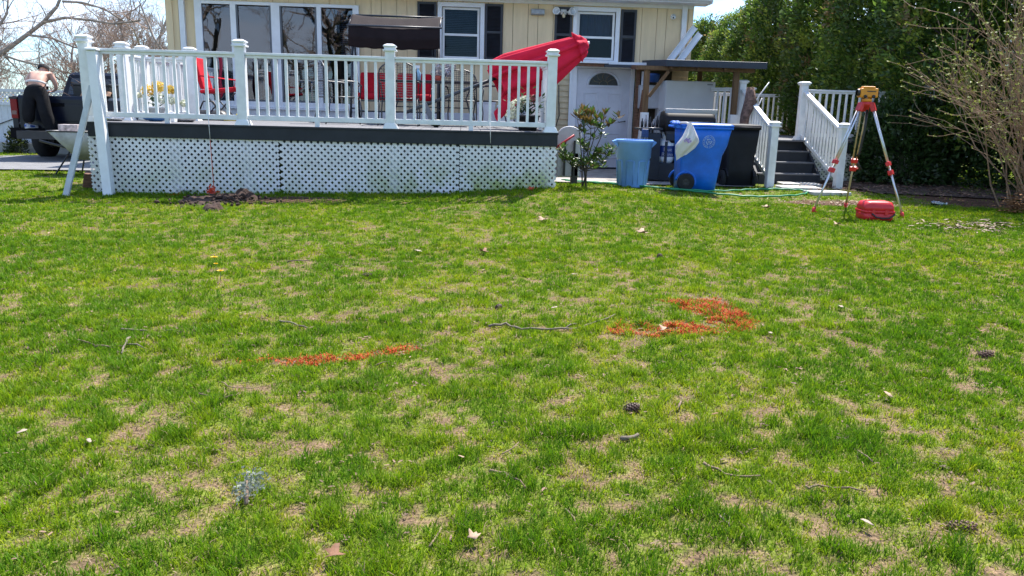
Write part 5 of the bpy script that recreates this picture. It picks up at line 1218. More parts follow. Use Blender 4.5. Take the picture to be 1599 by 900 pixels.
# red camp chair at the left
t = thing('camp_chair', 'red folding camp chair with black legs at the left of the deck', 'chair', (.8, 3.1, F))
b = MB(); b.box((.52, 3.15, 1.66), (.07, .50, .52), (0, R(-14), 0)); b.build('backrest', redc, t, bevel=.02)
b = MB(); b.box((.86, 3.1, 1.39), (.62, .52, .06), (0, R(-6), 0)); b.build('seat', redc, t, bevel=.025)
for (a, c) in (((.6, 2.86, 1.36), (1.0, 2.86, F)), ((1.0, 2.86, 1.36), (.6, 2.86, F)), ((.6, 3.36, 1.36), (1.0, 3.36, F)), ((1.0, 3.36, 1.36), (.6, 3.36, F))): MB().tube([a, c], .012, 6).build('leg', iron, t)
for y in (2.84, 3.38): MB().tube([(.55, y, 1.62), (1.15, y, 1.56), (1.12, y, 1.40)], .014, 6).build('armrest', redc, t)
t = thing('tool_bag', 'slumped black bag lying under the red camp chair', 'bag', (.85, 2.6, F)); b = MB(); b.loft([rrect(.80, 2.6, .30, .16, F, .08), rrect(.80, 2.6, .33, .18, F+.07, .1), rrect(.78, 2.6, .22, .10, F+.16, .06)]); b.build('body', blackp, t); MB().tube([(.62, 2.55, F+.14), (.70, 2.55, F+.30), (.86, 2.55, F+.30), (.94, 2.55, F+.13)], .014, 6).build('handle', blackp, t)
b = MB(); b.box((1.22, 2.3, F+.04), (.26, .09, .07), (0, 0, R(12))); b.box((1.32, 2.32, F+.06), (.08, .10, .11), (0, 0, R(12))); tag(b.build('yellow_tool', mat('tool_yellow', (0.70, 0.55, 0.03), .5), off=(1.22, 2.3, F), bevel=.012), 'yellow hand tool on the deck boards behind the second railing post', 'tool')
b = MB(); b.grid(lambda u_, v_: (.42+.06*u_+.02*math.sin(v_*7), 4.45+.02*math.sin(u_*6), 2.05-.78*v_+.10*u_*v_), 6, 16); tag(b.build('red_cloth', mat('dark_red_cloth', (0.28, 0.015, 0.04), .85), off=(.42, 4.45, 1.2), solid=.01), 'narrow dark red cloth hanging at the left end of the deck', 'cloth')
b = MB(); b.grid(lambda u_, v_: (.06+.05*u_+.03*math.sin(v_*11), 4.2+.03*math.cos(v_*9), 1.96-.46*v_+.02*u_), 5, 24); tag(b.build('ribbon', mat('dark_purple', (0.06, 0.025, 0.07), .7), off=(.06, 4.2, 1.5), solid=.006), 'twisted dark purple ribbon hanging beside the dark red cloth', 'ribbon')
for k, (x, y, h, lb) in enumerate(((5.40, 4.9, .40, 'white foam box, larger one at the back right of the deck'), (5.80, 4.75, .33, 'white foam box with lid, smaller one at the back right of the deck'))):
    t = thing('cooler_box', lb, 'box', (x, y, F), 'white boxes at the back of the deck'); MB().box((x, y, F+h/2), (.36, .30, h)).build('body', white_p, t, bevel=.012); MB().box((x, y, F+h+.02), (.38, .32, .05)).build('lid', trim_w, t, bevel=.012)
for k, (x, y, s_, m_, lb) in enumerate(((.10, .55, .10, mat('foil', (0.6, 0.6, 0.62), .25, .3, 30, metal=.8), 'crumpled silver foil near the left end of the deck, smaller one'), (.92, .95, .13, MATS['foil'], 'crumpled silver foil beside the little post stub'), (.52, .9, .12, mat('tarp_blue', (0.04, 0.14, 0.34), .6), 'folded blue cloth lying on the boards behind the left railing'))):
    b = MB(); c = (x, y, F+s_*.38); M = None; b.ball(c, s_, 14, (1.3, .9, .45)); b.v = [tuple(Vector(v)+Vector((random.uniform(-1, 1), random.uniform(-1, 1), random.uniform(-.5, .5)))*s_*.14) for v in b.v]; tag(b.build('crumpled_foil' if k < 2 else 'folded_cloth', m_, off=(x, y, F)), lb, 'foil' if k < 2 else 'cloth')
# driftwood log and white wire lamp on the side deck stairs
b = MB(); b.tube([(10.02, 3.3, .80), (10.05, 3.3, 1.2), (10.12, 3.3, 1.45), (10.10, 3.3, 1.70)], [.075, .085, .10, .055], 10); b.v = [tuple(Vector(v)+Vector((random.uniform(-.012, .012), random.uniform(-.012, .012), 0))) for v in b.v]; b.tube([(10.12, 3.3, 1.42), (10.26, 3.3, 1.38)], [.035, .012], 7); b.tube([(10.04, 3.3, 0.02), (10.02, 3.3, .82)], [.07, .075], 10)
tag(b.build('dead_trunk', mat('scaly_bark', (0.20, 0.12, 0.095), .95, .6, 18, 1.0, 30), off=(10.05, 3.3, 0)), 'reddish scaly dead trunk standing behind the black bin by the stair rail', 'trunk')
t = thing('wire_lantern_stand', 'white painted iron plant stand on the side deck behind the stairs', 'plant stand', (11.05, 5.6, SZ))
b = MB(); b.tube([(10.98, 5.6, SZ+.02), (11.0, 5.6, SZ+.6), (11.12, 5.6, SZ+.82), (11.32, 5.6, SZ+1.12)], .014, 6); b.tube([(10.70, 5.6, SZ+.62), (10.95, 5.6, SZ+.55), (11.15, 5.6, SZ+.66), (11.2, 5.6, SZ+.8)], .013, 6)
for a in range(0, 360, 60): b.tube([(11.02, 5.6, SZ+.5), (11.02+.09*math.cos(R(a)), 5.6+.09*math.sin(R(a)), SZ+.38), (11.02+.05*math.cos(R(a)), 5.6+.05*math.sin(R(a)), SZ+.2)], .010, 5)
b.lathe([(.001, 0), (.13, 0), (.13, .02), (.001, .03)], 16, (11.02, 5.6, SZ)); b.build('stand', white_p, t)

# ================================================================== pickup truck, person, wheelbarrow
TG = -0.10
t = thing('pickup_truck', 'dark navy pickup truck parked on the driveway with its tailgate to the lawn', 'truck', (-3.53, 8.5, TG))
navy = mat('truck_paint', (0.006, 0.009, 0.022), .28, .25, 3, spec=.35); chrome = mat('dull_bumper', (0.004, 0.004, 0.005), .8, .3, 8, spec=.12)
xl, xr, yb = -4.50, -2.56, 6.55
b = MB()   # bed side walls, swelling outwards
for s, x in ((-1, xl), (1, xr)):
    prof = [(x, .62), (x-s*-.0, .80), (x+s*.0, 1.25), (x-s*.03, 1.30), (x-s*.12, 1.30), (x-s*.12, .62)]
    b.prism([(a, TG+.02+c) for a, c in prof], yb, yb+2.0, 'y')
b.box(((xl+xr)/2, yb+1.0, TG+.75), (xr-xl-.1, 1.98, .05)); b.box(((xl+xr)/2, yb+2.0, TG+1.0), (xr-xl-.1, .06, .6)); b.build('bed', navy, t, bevel=.015)
b = MB(); b.prism([(yb-.025, TG+.66), (yb-.03, TG+1.27), (yb-.01, TG+1.34), (yb+.05, TG+1.34), (yb+.05, TG+.66)], xl+.16, xr-.16, 'x'); tgt = b.build('tailgate', navy, t, bevel=.012)
b = MB(); b.box(((xl+xr)/2, yb-.032, TG+1.0), (xr-xl-.56, .012, .36)); b.build('tailgate_panel', navy, tgt, bevel=.006)
b = MB(); b.box(((xl+xr)/2, yb-.045, TG+1.16), (.26, .015, .07)); b.build('handle', chrome, tgt, bevel=.008)
for x in (xl+.075, xr-.075):
    b = MB(); b.box((x, yb+.0, TG+1.06), (.14, .09, .40)); tl = b.build('tail_light', mat('lamp_red', (0.22, 0.004, 0.008), .3, .2, 20, spec=.3), t, bevel=.015)
    MB().box((x, yb-.047, TG+.98), (.10, .008, .08)).build('reverse_lens', mat('lamp_clear', (0.20, 0.10, 0.10), .2), tl)
    MB().box((x, yb-.0, TG+1.28), (.16, .10, .05)).build('corner_cap', blackp, t, bevel=.008)
b = MB(); b.loft([[(xl-.02+(xr-xl+.04)*i/10, yb-.20+.10*abs((i-5)/5)**3, z) for i in range(11)]+[(xr, yb+.02, z), (xl, yb+.02, z)] for z in (TG+.46, TG+.50, TG+.64, TG+.67)], False); b.build('bumper', chrome, t, bevel=.008)
b = MB(); b.box((-3.53, yb-.16, TG+.40), (.10, .16, .08)); b.box((-3.45, yb-.14, TG+.47), (.9, .14, .04)); b.build('hitch_step', chrome, t)
b = MB(); b.box((-3.53, yb+1.0, TG+.55), (1.1, 3.4, .16)); b.build('chassis', blackp, t)
for (x, y) in ((xl+.17, yb+.95), (xr-.17, yb+.95), (xl+.17, yb+4.4), (xr-.17, yb+4.4)):
    M = Matrix.Rotation(R(90), 3, 'Y'); w = MB().lathe([(.20, -.13), (.36, -.14), (.405, -.11), (.41, 0), (.405, .11), (.36, .14), (.20, .13)], 32, (x, y, TG+.41), M).build('wheel', rubber, t)
    MB().lathe([(.001, -.05), (.10, -.08), (.21, -.12), (.21, .12), (.10, .08), (.001, .05)], 24, (x, y, TG+.41), M).build('rim', steel, w)
b = MB(); y0 = yb+2.03
rings = []
for (z, ya, yc, hw) in ((.55, y0, y0+3.9, .95), (1.05, y0, y0+3.9, .98), (1.25, y0, y0+3.75, .96)): rings.append([(-3.53-hw, ya, TG+z), (-3.53+hw, ya, TG+z), (-3.53+hw*.94, yc, TG+z), (-3.53-hw*.94, yc, TG+z)])
b.loft(rings, False); b.build('body', navy, t, bevel=.04)
b = MB(); b.loft([[(-3.53-.95, y0, TG+1.25), (-3.53+.95, y0, TG+1.25), (-3.53+.93, y0+2.4, TG+1.25), (-3.53-.93, y0+2.4, TG+1.25)], [(-3.53-.76, y0+.14, TG+1.84), (-3.53+.76, y0+.14, TG+1.84), (-3.53+.74, y0+1.7, TG+1.84), (-3.53-.74, y0+1.7, TG+1.84)], [(-3.53-.66, y0+.22, TG+1.90), (-3.53+.66, y0+.22, TG+1.90), (-3.53+.64, y0+1.6, TG+1.90), (-3.53-.64, y0+1.6, TG+1.90)]], False); cab = b.build('cab', navy, t, bevel=.03)
gl = mat('truck_glass', (0.012, 0.016, 0.022), .06, .2, 5, spec=.9)
b = MB(); s_ = .10/.59
b.add([(-3.53-.78, y0+.02, TG+1.33), (-3.53+.78, y0+.02, TG+1.33), (-3.53+.68, y0+.115, TG+1.76), (-3.53-.68, y0+.115, TG+1.76), (-3.53-.78, y0+.06, TG+1.33), (-3.53+.78, y0+.06, TG+1.33), (-3.53+.68, y0+.155, TG+1.76), (-3.53-.68, y0+.155, TG+1.76)], [(0, 1, 2, 3), (4, 7, 6, 5), (0, 4, 5, 1), (1, 5, 6, 2), (2, 6, 7, 3), (3, 7, 4, 0)]); b.build('rear_window', gl, cab)
b = MB(); b.add([(-3.53+.935, y0+.20, TG+1.31), (-3.53+.925, y0+1.6, TG+1.31), (-3.53+.785, y0+1.45, TG+1.76), (-3.53+.785, y0+.28, TG+1.76)], [(0, 1, 2, 3)]); b.build('side_window', gl, cab, solid=.012)
b = MB(); b.box((xr+.005, yb+1.0, TG+1.05), (.012, 1.9, .02)); b.build('trim_strip', steel, t)
t = thing('tool_chest', 'black tool chest standing in the truck bed behind the tailgate', 'tool chest', (-3.0, 7.1, 1.0)); MB().box((-2.98, 7.1, TG+1.18), (.75, .5, .78)).build('body', blackp, t, bevel=.02); MB().box((-2.98, 7.1, TG+1.59), (.78, .52, .05)).build('lid', blackp, t, bevel=.012)
b = MB()
b.grid(lambda u, v: (-3.12+.62*u, 6.63+.26*v, TG+1.345+.09*abs(math.sin(u*7+v*3))*(1-(2*v-1)**2)+.05*math.sin(math.pi*u)), 26, 12); tag(b.build('rag_heap', mat('rag', (0.34, 0.20, 0.13), .9, .7, 7), off=(-2.8, 6.7, 1.2), solid=.01), 'brown and orange rags heaped on the tailgate edge beside the person', 'rags')

# ---- person leaning over the tailgate, seen from behind
def skin_chain(verts, edges, root, name, m, parent, sub=2, off=None):
    me = bpy.data.meshes.new(name); o3 = WORLD_OFF.get(parent.name, Vector((0, 0, 0)))
    me.from_pydata([Vector(v[0])-o3 for v in verts], edges, []); o = bpy.data.objects.new(name, me); COL.objects.link(o); o.parent = parent
    o.modifiers.new('skin', 'SKIN'); ly = me.skin_vertices[0] if me.skin_vertices else None
    if ly is None:
        bm = bmesh.new(); bm.from_mesh(me); bm.verts.layers.skin.verify(); bm.to_mesh(me); bm.free(); ly = me.skin_vertices[0]
    for i, v in enumerate(verts):
        r = v[1]; ly.data[i].radius = r if isinstance(r, tuple) else (r, r)
        ly.data[i].use_root = (i == root)
    q = o.modifiers.new('sub', 'SUBSURF'); q.levels = sub; q.render_levels = sub
    me.materials.append(m)
    # bake the modifiers into one continuous surface
    dg = bpy.context.evaluated_depsgraph_get(); ev = bpy.data.meshes.new_from_object(o.evaluated_get(dg)); ev.materials.clear(); ev.materials.append(m)
    o.modifiers.clear(); o.data = ev
    for p in ev.polygons: p.use_smooth = True
    return o
skinm = mat('skin', (0.60, 0.36, 0.28), .55, .12, 6, spec=.3)
pt_ = thing('person', 'bare-backed person in black trousers and dark cap leaning over the truck tailgate', 'person', (-3.85, 6.35, .5))
H_ = {}
J = [((-3.86, 6.34, 1.35), (.140, .11)),   # 0 pelvis
     ((-3.87, 6.41, 1.50), (.165, .115)),   # 1 waist
     ((-3.89, 6.57, 1.60), (.178, .120)),   # 2 ribs
     ((-3.90, 6.73, 1.67), (.168, .10)),   # 3 upper back
     ((-3.93, 6.84, 1.70), (.062, .062)),   # 4 neck
     ((-3.955, 6.90, 1.73), (.070, .075)),   # 5 jaw
     ((-3.96, 6.94, 1.79), (.080, .090)),   # 6 head
     ((-3.96, 6.95, 1.85), (.060, .070)),   # 7 crown
     ((-4.09, 6.70, 1.66), (.078, .075)),   # 8 shoulder L
     ((-4.17, 6.60, 1.50), (.052, .052)), ((-4.11, 6.70, 1.37), (.040, .040)), ((-3.99, 6.76, 1.33), (.030, .024)), ((-3.93, 6.79, 1.325), (.034, .018)),
     ((-3.72, 6.73, 1.66), (.078, .075)),   # 13 shoulder R
     ((-3.66, 6.74, 1.53), (.050, .050)), ((-3.66, 6.79, 1.40), (.040, .040)), ((-3.72, 6.80, 1.34), (.030, .024)), ((-3.78, 6.81, 1.325), (.034, .018)),
     ((-3.96, 6.34, 1.24), (.085, .09)), ((-4.00, 6.27, .95), (.06, .065)), ((-4.03, 6.30, .66), (.045, .045)),   # 18-20 left leg
     ((-3.75, 6.34, 1.22), (.085, .09)), ((-3.65, 6.26, .86), (.06, .065)), ((-3.58, 6.30, .46), (.045, .045))]  # 21-23 right leg
E_ = [(0, 1), (1, 2), (2, 3), (3, 4), (4, 5), (5, 6), (6, 7), (3, 8), (8, 9), (9, 10), (10, 11), (11, 12), (3, 13), (13, 14), (14, 15), (15, 16), (16, 17), (0, 18), (18, 19), (19, 20), (0, 21), (21, 22), (22, 23)]
body = skin_chain(J, E_, 0, 'body', skinm, pt_)
for (hx, hy, hz, s_) in ((-3.93, 6.79, 1.325, 1), (-3.78, 6.81, 1.325, -1)):
    b = MB()
    for f in range(4):
        y = hy+.03-.020*f; L_ = (.070, .080, .075, .058)[f]
        b.tube([(hx, y, hz), (hx+s_*L_*.5, y+.004, hz+.004), (hx+s_*L_*.85, y+.006, hz-.012), (hx+s_*L_, y+.006, hz-.03)], [.0095, .009, .008, .006], 7)
    b.tube([(hx-s_*.01, hy-.03, hz), (hx+s_*.025, hy-.065, hz), (hx+s_*.05, hy-.07, hz-.012)], [.011, .010, .008], 7)
    b.build('fingers', skinm, pt_)
for s_ in (-1, 1): MB().ball((-3.96+s_*.080, 6.935, 1.775), .028, 10, (.45, .9, 1.2)).build('ear', skinm, pt_)
fc = Vector((-3.965, 7.03, 1.76)); b = MB(); b.tube([fc+Vector((0, -.02, .03)), fc+Vector((0, .012, -.002)), fc+Vector((0, -.005, -.012))], [.010, .015, .008], 8)
b.build('nose', skinm, pt_); b = MB(); b.tube([fc+Vector((-.025, -.018, -.045)), fc+Vector((0, -.010, -.047)), fc+Vector((.025, -.018, -.045))], .006, 6); b.build('mouth', mat('lip', (0.35, 0.14, 0.12), .5), pt_)
for s_ in (-1, 1): MB().ball(fc+Vector((s_*.032, -.025, .022)), .012, 10).build('eye', white_p, pt_)
capm = mat('cap_black', (0.012, 0.012, 0.014), .8, .3, 20)
b = MB(); Mh = Euler((R(-28), 0, 0)).to_matrix(); b.lathe([(.102, -.01), (.106, .02), (.100, .06), (.075, .095), (.04, .11), (.001, .113)], 24, (-3.96, 6.935, 1.785), Mh, 1.10)
b.grid(lambda u, v: tuple(Vector((-3.96, 6.935, 1.78))+Mh @ Vector(((u-.5)*.17, .10+.085*v*(1-(2*u-1)**2*.5), -.004-.012*v))), 12, 4); b.build('cap', capm, pt_)
trm = mat('trouser_black', (0.014, 0.014, 0.016), .9, .35, 5, .3, 40, spec=.15)
TJ = [((-3.86, 6.335, 1.37), (.185, .155)), ((-3.865, 6.37, 1.47), (.172, .135)), ((-3.97, 6.33, 1.24), (.135, .15)), ((-4.00, 6.25, .97), (.130, .135)), ((-4.03, 6.27, .80), (.118, .125)), ((-4.03, 6.29, .67), (.10, .115)),
      ((-3.75, 6.33, 1.22), (.135, .15)), ((-3.66, 6.24, .88), (.130, .135)), ((-3.61, 6.26, .66), (.122, .13)), ((-3.58, 6.28, .47), (.11, .12))]
skin_chain(TJ, [(0, 1), (0, 2), (2, 3), (3, 4), (4, 5), (0, 6), (6, 7), (7, 8), (8, 9)], 0, 'trousers', trm, pt_)
b = MB(); b.lathe([(.186, -.022), (.196, -.020), (.194, .020), (.184, .022)], 28, (-3.866, 6.385, 1.485), Euler((R(-20), 0, 0)).to_matrix(), .78); b.build('waistband', mat('band_white', (0.55, 0.53, 0.52), .8), pt_)
shoe = mat('shoe_white', (0.68, 0.68, 0.70), .5, .1, 8); sblue = mat('shoe_blue', (0.02, 0.07, 0.32), .5)
for (x, y, z, rz) in ((-4.05, 6.34, .565, R(-25)), (-3.56, 6.32, .36, R(15))):
    M = Matrix.Rotation(rz, 3, 'Z'); b = MB(); c = Vector((x, y, z))
    pr = [(-.10, .030, .0, .09), (-.06, .038, .0, .10), (0, .042, .0, .085), (.07, .046, .0, .06), (.13, .044, .0, .05), (.17, .026, .0, .035)]
    b.loft([[c+M @ Vector((w*math.cos(a), l, max(0, .045+(h-.02)*math.sin(a)*.75 if math.sin(a) > 0 else .045+.045*math.sin(a)))) for a in [2*math.pi*i/14 for i in range(14)]] for (l, w, z0, h) in pr]); sh = b.build('shoe', shoe, pt_)
    b = MB(); b.loft([[c+M @ Vector((w*1.08*math.cos(a), l, .012+.012*math.sin(a))) for a in [2*math.pi*i/14 for i in range(14)]] for (l, w, z0, h) in pr]); b.build('sole', white_p, sh)
    b = MB()
    for s_ in (-1, 1): b.bar(c+M @ Vector((s_*.047, -.03, .05)), c+M @ Vector((s_*.050, .07, .04)), .01, .035)
    b.box(c+M @ Vector((0, -.103, .06)), (.05, .01, .05), (0, 0, rz)); b.build('stripe', sblue, sh)

# ---- wheelbarrow by the deck corner
t = thing('wheelbarrow', 'grey tub wheelbarrow parked at the left end of the deck', 'wheelbarrow', (-1.2, 2.3, -.05))
b = MB(); z0 = G(-1.2, 2.3)
lo, hi = rrect(-1.02, 2.35, .20, .18, z0+.25, .05), rrect(-1.12, 2.35, .46, .34, z0+.69, .08)
b.loft([lo, hi], True, False); b.add(lo, [tuple(range(len(lo)))]); b.build('tub', mat('tub_grey', (0.42, 0.41, 0.39), .55, .3, 5), t, solid=.012)
b = MB(); b.tube(rrect(-1.12, 2.35, .48, .34, z0+.69, .08)+[rrect(-1.12, 2.35, .48, .34, z0+.69, .08)[0]], .012, 6); b.build('rim', blackp, t)
b = MB()
for s_ in (-1, 1): b.tube([(-.35, 2.35+s_*.08, z0+.22), (-1.0, 2.35+s_*.17, z0+.34), (-1.72, 2.35+s_*.28, z0+.54)], .018, 8); b.tube([(-1.25, 2.35+s_*.20, z0+.36), (-1.34, 2.35+s_*.22, z0+.01), (-1.55, 2.35+s_*.22, z0+.01), (-1.30, 2.35+s_*.20, z0+.38)], .014, 6)
b.build('frame', blackp, t)
b = MB(); b.lathe([(.06, -.045), (.17, -.05), (.20, -.03), (.205, 0), (.20, .03), (.17, .05), (.06, .045)], 24, (-.55, 2.35, z0+.205), Matrix.Rotation(R(90), 3, 'X')); b.build('wheel', rubber, t)
b = MB(); b.box((-1.30, 2.25, z0+.745), (.30, .22, .10)); tag(b.build('parts_box', mat('printed_card', (0.50, 0.42, 0.42), .7, .6, 16), off=(-1.3, 2.25, z0+.7), bevel=.006), 'small printed cardboard box lying on the wheelbarrow tub', 'box')
b = MB(); b.box((-.22, .55, .06), (.32, .22, .20), (R(6), R(12), R(20))); tag(b.build('timber_offcut', rust, off=(-.22, .55, 0), bevel=.01), 'weathered dark timber offcut lying at the left foot of the deck', 'timber')

# ================================================================== white fence, small shrub
def fence_run(A, B, label, gate=False):
    A, B = Vector(A), Vector(B); L = (B-A).length; d = (B-A)/L; t = thing('vinyl_fence' if not gate else 'fence_gate', label, 'fence' if not gate else 'gate', A, 'white fence panels behind the truck' if not gate else None)
    fm = mat('fence_white', (0.66, 0.70, 0.76), .5, .10, 2)
    n = int(L/.15); b = MB()
    for i in range(n): c = A+d*(i+.5)*L/n; b.box((c.x, c.y, c.z+.62), (L/n-.006, .03, 1.12), (0, 0, math.atan2(d.y, d.x)))
    b.build('panel', fm, t)
    b = MB()
    for z in (.06, 1.20, 1.52): b.bar(A+Vector((0, -.01, z)), B+Vector((0, -.01, z)), .06, .07)
    b.build('rail', fm, t)
    b = MB(); n = int(L/.10)
    for i in range(n):
        p = A+d*(i*L/n); q = A+d*min(L, i*L/n+.28); q2 = A+d*max(0, i*L/n-.28)
        b.bar(p+Vector((0, 0, 1.22)), q+Vector((0, 0, 1.50)), .03, .006, (0, 1, 0)); b.bar(p+Vector((0, -.008, 1.22)), q2+Vector((0, -.008, 1.50)), .03, .006, (0, 1, 0))
    b.build('lattice_top', fm, t)
    for P_ in (A, B): b = MB(); b.box(P_+Vector((0, 0, .82)), (.13, .13, 1.66)); b.box(P_+Vector((0, 0, 1.69)), (.16, .16, .10), None, (.3, .3)); b.build('post', fm, t)
    if gate:
        b = MB(); b.bar(A+Vector((0, -.04, .15)), B+Vector((0, -.04, 1.15)), .012, .02); b.bar(A+Vector((0, -.045, 1.15)), (A+B)/2+Vector((0, -.045, .15)), .012, .02); b.build('brace', blackp, t)
for i, (a, c, lb, g_) in enumerate((((-13.0, 9.4, -.17), (-10.4, 9.4, -.17), 'white lattice-topped fence panel farthest left', False), ((-10.4, 9.4, -.17), (-7.8, 9.4, -.17), 'white lattice-topped fence panel at left of the gate', False), ((-7.8, 9.4, -.17), (-5.2, 9.4, -.17), 'white gate with a slanting cable brace left of the truck', True), ((-5.2, 9.4, -.17), (-2.6, 9.4, -.17), 'white lattice-topped fence panel behind the truck', False), ((-2.6, 9.4, -.17), (-.95, 9.4, -.17), 'white lattice-topped fence panel between truck and house', False))): fence_run(a, c, lb, g_)
b = MB(); b.box((-6.5, 8.95, -.02), (8, .30, .30)); tag(b.build('low_wall', mat('grey_block', (0.30, 0.29, 0.28), .9, .4, 3, .3, 40), off=(-6.5, 8.95, 0), bevel=.02), 'low grey masonry kerb wall at the foot of the white fence', 'wall')

# ================================================================== foliage, hedge and bare trees
def sprays(centres, per, spread, size, rs, up=.35, out_from=None, droop=0.0):
    """many leaf sprays round the given clump centres -> verts and quads as arrays"""
    C_ = np.repeat(np.asarray(centres), per, 0); n = len(C_)
    p = C_+rs.normal(0, 1, (n, 3))*np.asarray(spread)
    o = p-(out_from(p) if out_from else 0); o /= np.linalg.norm(o, axis=1)[:, None]+1e-6
    d = o*.8+rs.normal(0, .55, (n, 3)); d[:, 2] += up-droop; d /= np.linalg.norm(d, axis=1)[:, None]
    s = np.cross(d, rs.normal(0, 1, (n, 3))); s /= np.linalg.norm(s, axis=1)[:, None]
    L = size*rs.uniform(.55, 1.3, n)[:, None]; W = L*rs.uniform(.15, .27, n)[:, None]
    V = np.stack((p, p+d*L*.45+s*W, p+d*L, p+d*L*.5-s*W), 1)
    return V
def foliage_obj(name, V, m, cols, parent, off):
    n = len(V); Vv = V.reshape(-1, 3)-np.asarray(off)
    o = fast_mesh(name, Vv, np.full(n, 4), np.arange(n*4), m, np.repeat(cols, 4, 0)); o.parent = parent; return o
leafcol = leafmat('conifer_spray', None, .50, .45, 'col', gloss=.04)
def arborvitae(seed, h, rad, base_z, nclump, per, size):
    """one tree at the origin: trunk plus a crown of clumped sprays"""
    rs = np.random.default_rng(seed); rr = random.Random(seed)
    tb = MB(); tr = [(.10*math.sin(i*1.3+seed), .08*math.cos(i*1.7+seed), h*.85*i/8) for i in range(9)]; tb.tube(tr, [.13*(1-.85*i/8) for i in range(9)], 8)
    for i in range(14):
        z = rr.uniform(.5, h*.6); a = rr.uniform(0, 6.3); L = rad*rr.uniform(.5, .95); tb.tube([(0, 0, z), (L*.5*math.cos(a), L*.5*math.sin(a), z+.15), (L*math.cos(a), L*math.sin(a), z+.55)], [.035, .022, .008], 5)
    z = base_z+(h-base_z)*rs.beta(1.15, 1.25, nclump); a = rs.uniform(0, 2*np.pi, nclump); tt = (z-base_z)/(h-base_z)
    prof = rad*np.clip(np.minimum(.62+2.2*tt, 1.0)*np.sqrt(np.clip(1-tt**2.6, 0.02, 1)), .1, 1)
    lump = .66+.58*fbm(a*1.6+seed*3, z*.9, 1.0, seed, 3); r = prof*lump*rs.uniform(.72, 1.03, nclump)
    c = np.stack((r*np.cos(a), r*np.sin(a), z+rs.normal(0, .12, nclump)), 1)
    V = sprays(c, per, (.085, .085, .12), size, rs, .25, lambda p: np.stack((0*p[:, 0], 0*p[:, 1], p[:, 2]-.25), 1))
    base = np.array([[.050, .110, .014], [.105, .180, .022], [.235, .30, .040], [.085, .130, .035], [.21, .15, .06]])
    k = rs.choice(5, nclump, p=[.32, .32, .20, .11, .05]); cc = np.repeat(base[k], per, 0)*rs.uniform(.65, 1.35, (len(V), 1))
    return tb, V, cc
barkm = mat('tree_bark', (0.085, 0.065, 0.05), .95, .5, 9, .8, 30)
PROTO = [arborvitae(11, 5.6, 1.50, .75, 900, 48, .105), arborvitae(23, 5.9, 1.58, 1.05, 900, 48, .105), arborvitae(37, 5.2, 1.42, .45, 820, 48, .100)]
PM = []
for i, (tb, V, cc) in enumerate(PROTO): PM.append(None)
hedge = [(14.35, 3.6, 0, 1.08, 0), (14.0, 5.6, 1, 1.0, 1.1), (13.75, 7.6, 2, 1.02, 2.3), (13.5, 9.6, 0, .98, 3.4), (13.35, 11.6, 1, .76, .6), (13.2, 13.7, 2, .80, 1.9), (13.0, 15.9, 0, .75, 4.4), (12.9, 18.2, 1, .72, 2.7), (12.8, 20.6, 2, .80, 5.1), (15.6, 1.4, 1, 1.0, 4.0), (17.2, -.6, 0, 1.05, 1.5), (16.6, 4.6, 2, 1.1, 3.0), (12.6, 23.2, 0, .76, 3.3)]
HL = ['nearest tall dark evergreen beside the side deck, largest in the hedge', 'second evergreen of the hedge, just behind the side deck railing', 'third evergreen along the hedge behind the side deck', 'fourth evergreen of the hedge beyond the side deck', 'fifth evergreen of the hedge, above the stair railing', 'sixth evergreen of the hedge, above the lean-to roof end', 'seventh evergreen of the hedge, beyond the lean-to', 'eighth evergreen of the hedge, close to the house corner', 'ninth evergreen of the hedge, low beside the house corner', 'dark evergreen behind the budding bare shrub at right', 'evergreen at the right edge beyond the budding shrub', 'evergreen standing behind the nearest hedge tree', 'farthest evergreen peeping by the house corner']
for i, (x, y, k, s, rz) in enumerate(hedge):
    t = thing('hedge_tree', HL[i], 'tree', (x, y, G(x, y)-.02), 'evergreen hedge trees on the right', rz, True); t.scale = (s, s, s*(1 if i else .98))
    if PM[k] is None:
        tr = PROTO[k][0].build('trunk', barkm, t); cr_ = foliage_obj('crown', PROTO[k][1], leafcol, PROTO[k][2], t, (0, 0, 0)); PM[k] = (tr, cr_)
    else:
        for src in PM[k]: c = src.copy(); COL.objects.link(c); c.parent = t
rs = np.random.default_rng(4)
for (bx_, by_, br_, bh_, lb_x) in ((13.25, 3.6, .85, 1.45, 'low rounded dark evergreen bush at the foot of the nearest hedge tree'), (15.0, 3.1, 1.0, 1.9, 'dark evergreen bush filling the gap behind the budding shrub'), (16.6, 2.2, 1.1, 2.1, 'dark evergreen bush at the right edge behind the budding shrub')):
    t = thing('evergreen_bush', lb_x, 'bush', (bx_, by_, 0), 'evergreen bushes under the hedge')
    a = rs.uniform(0, 6.28, 300); z = rs.uniform(.08, bh_, 300); r = br_*np.sqrt(np.clip(1-((z-bh_*.42)/(bh_*.66))**2, .05, 1))*rs.uniform(.7, 1.05, 300)
    c = np.stack((bx_+r*np.cos(a), by_+r*np.sin(a)*.7, z), 1); V = sprays(c, 40, (.09, .09, .11), .10, rs, .25, lambda p: np.array([bx_, by_, .4])); foliage_obj('crown', V, leafcol, np.array([.04, .085, .018])*rs.uniform(.6, 1.4, (len(V), 1)), t, (bx_, by_, 0))
    b = MB(); b.tube([(bx_, by_, -.02), (bx_, by_, .6)], .05, 6); b.build('trunk', barkm, t)
t = thing('evergreen_shrub', 'small dark evergreen shrub at the foot of the white fence', 'shrub', (-6.0, 9.0, -.2))
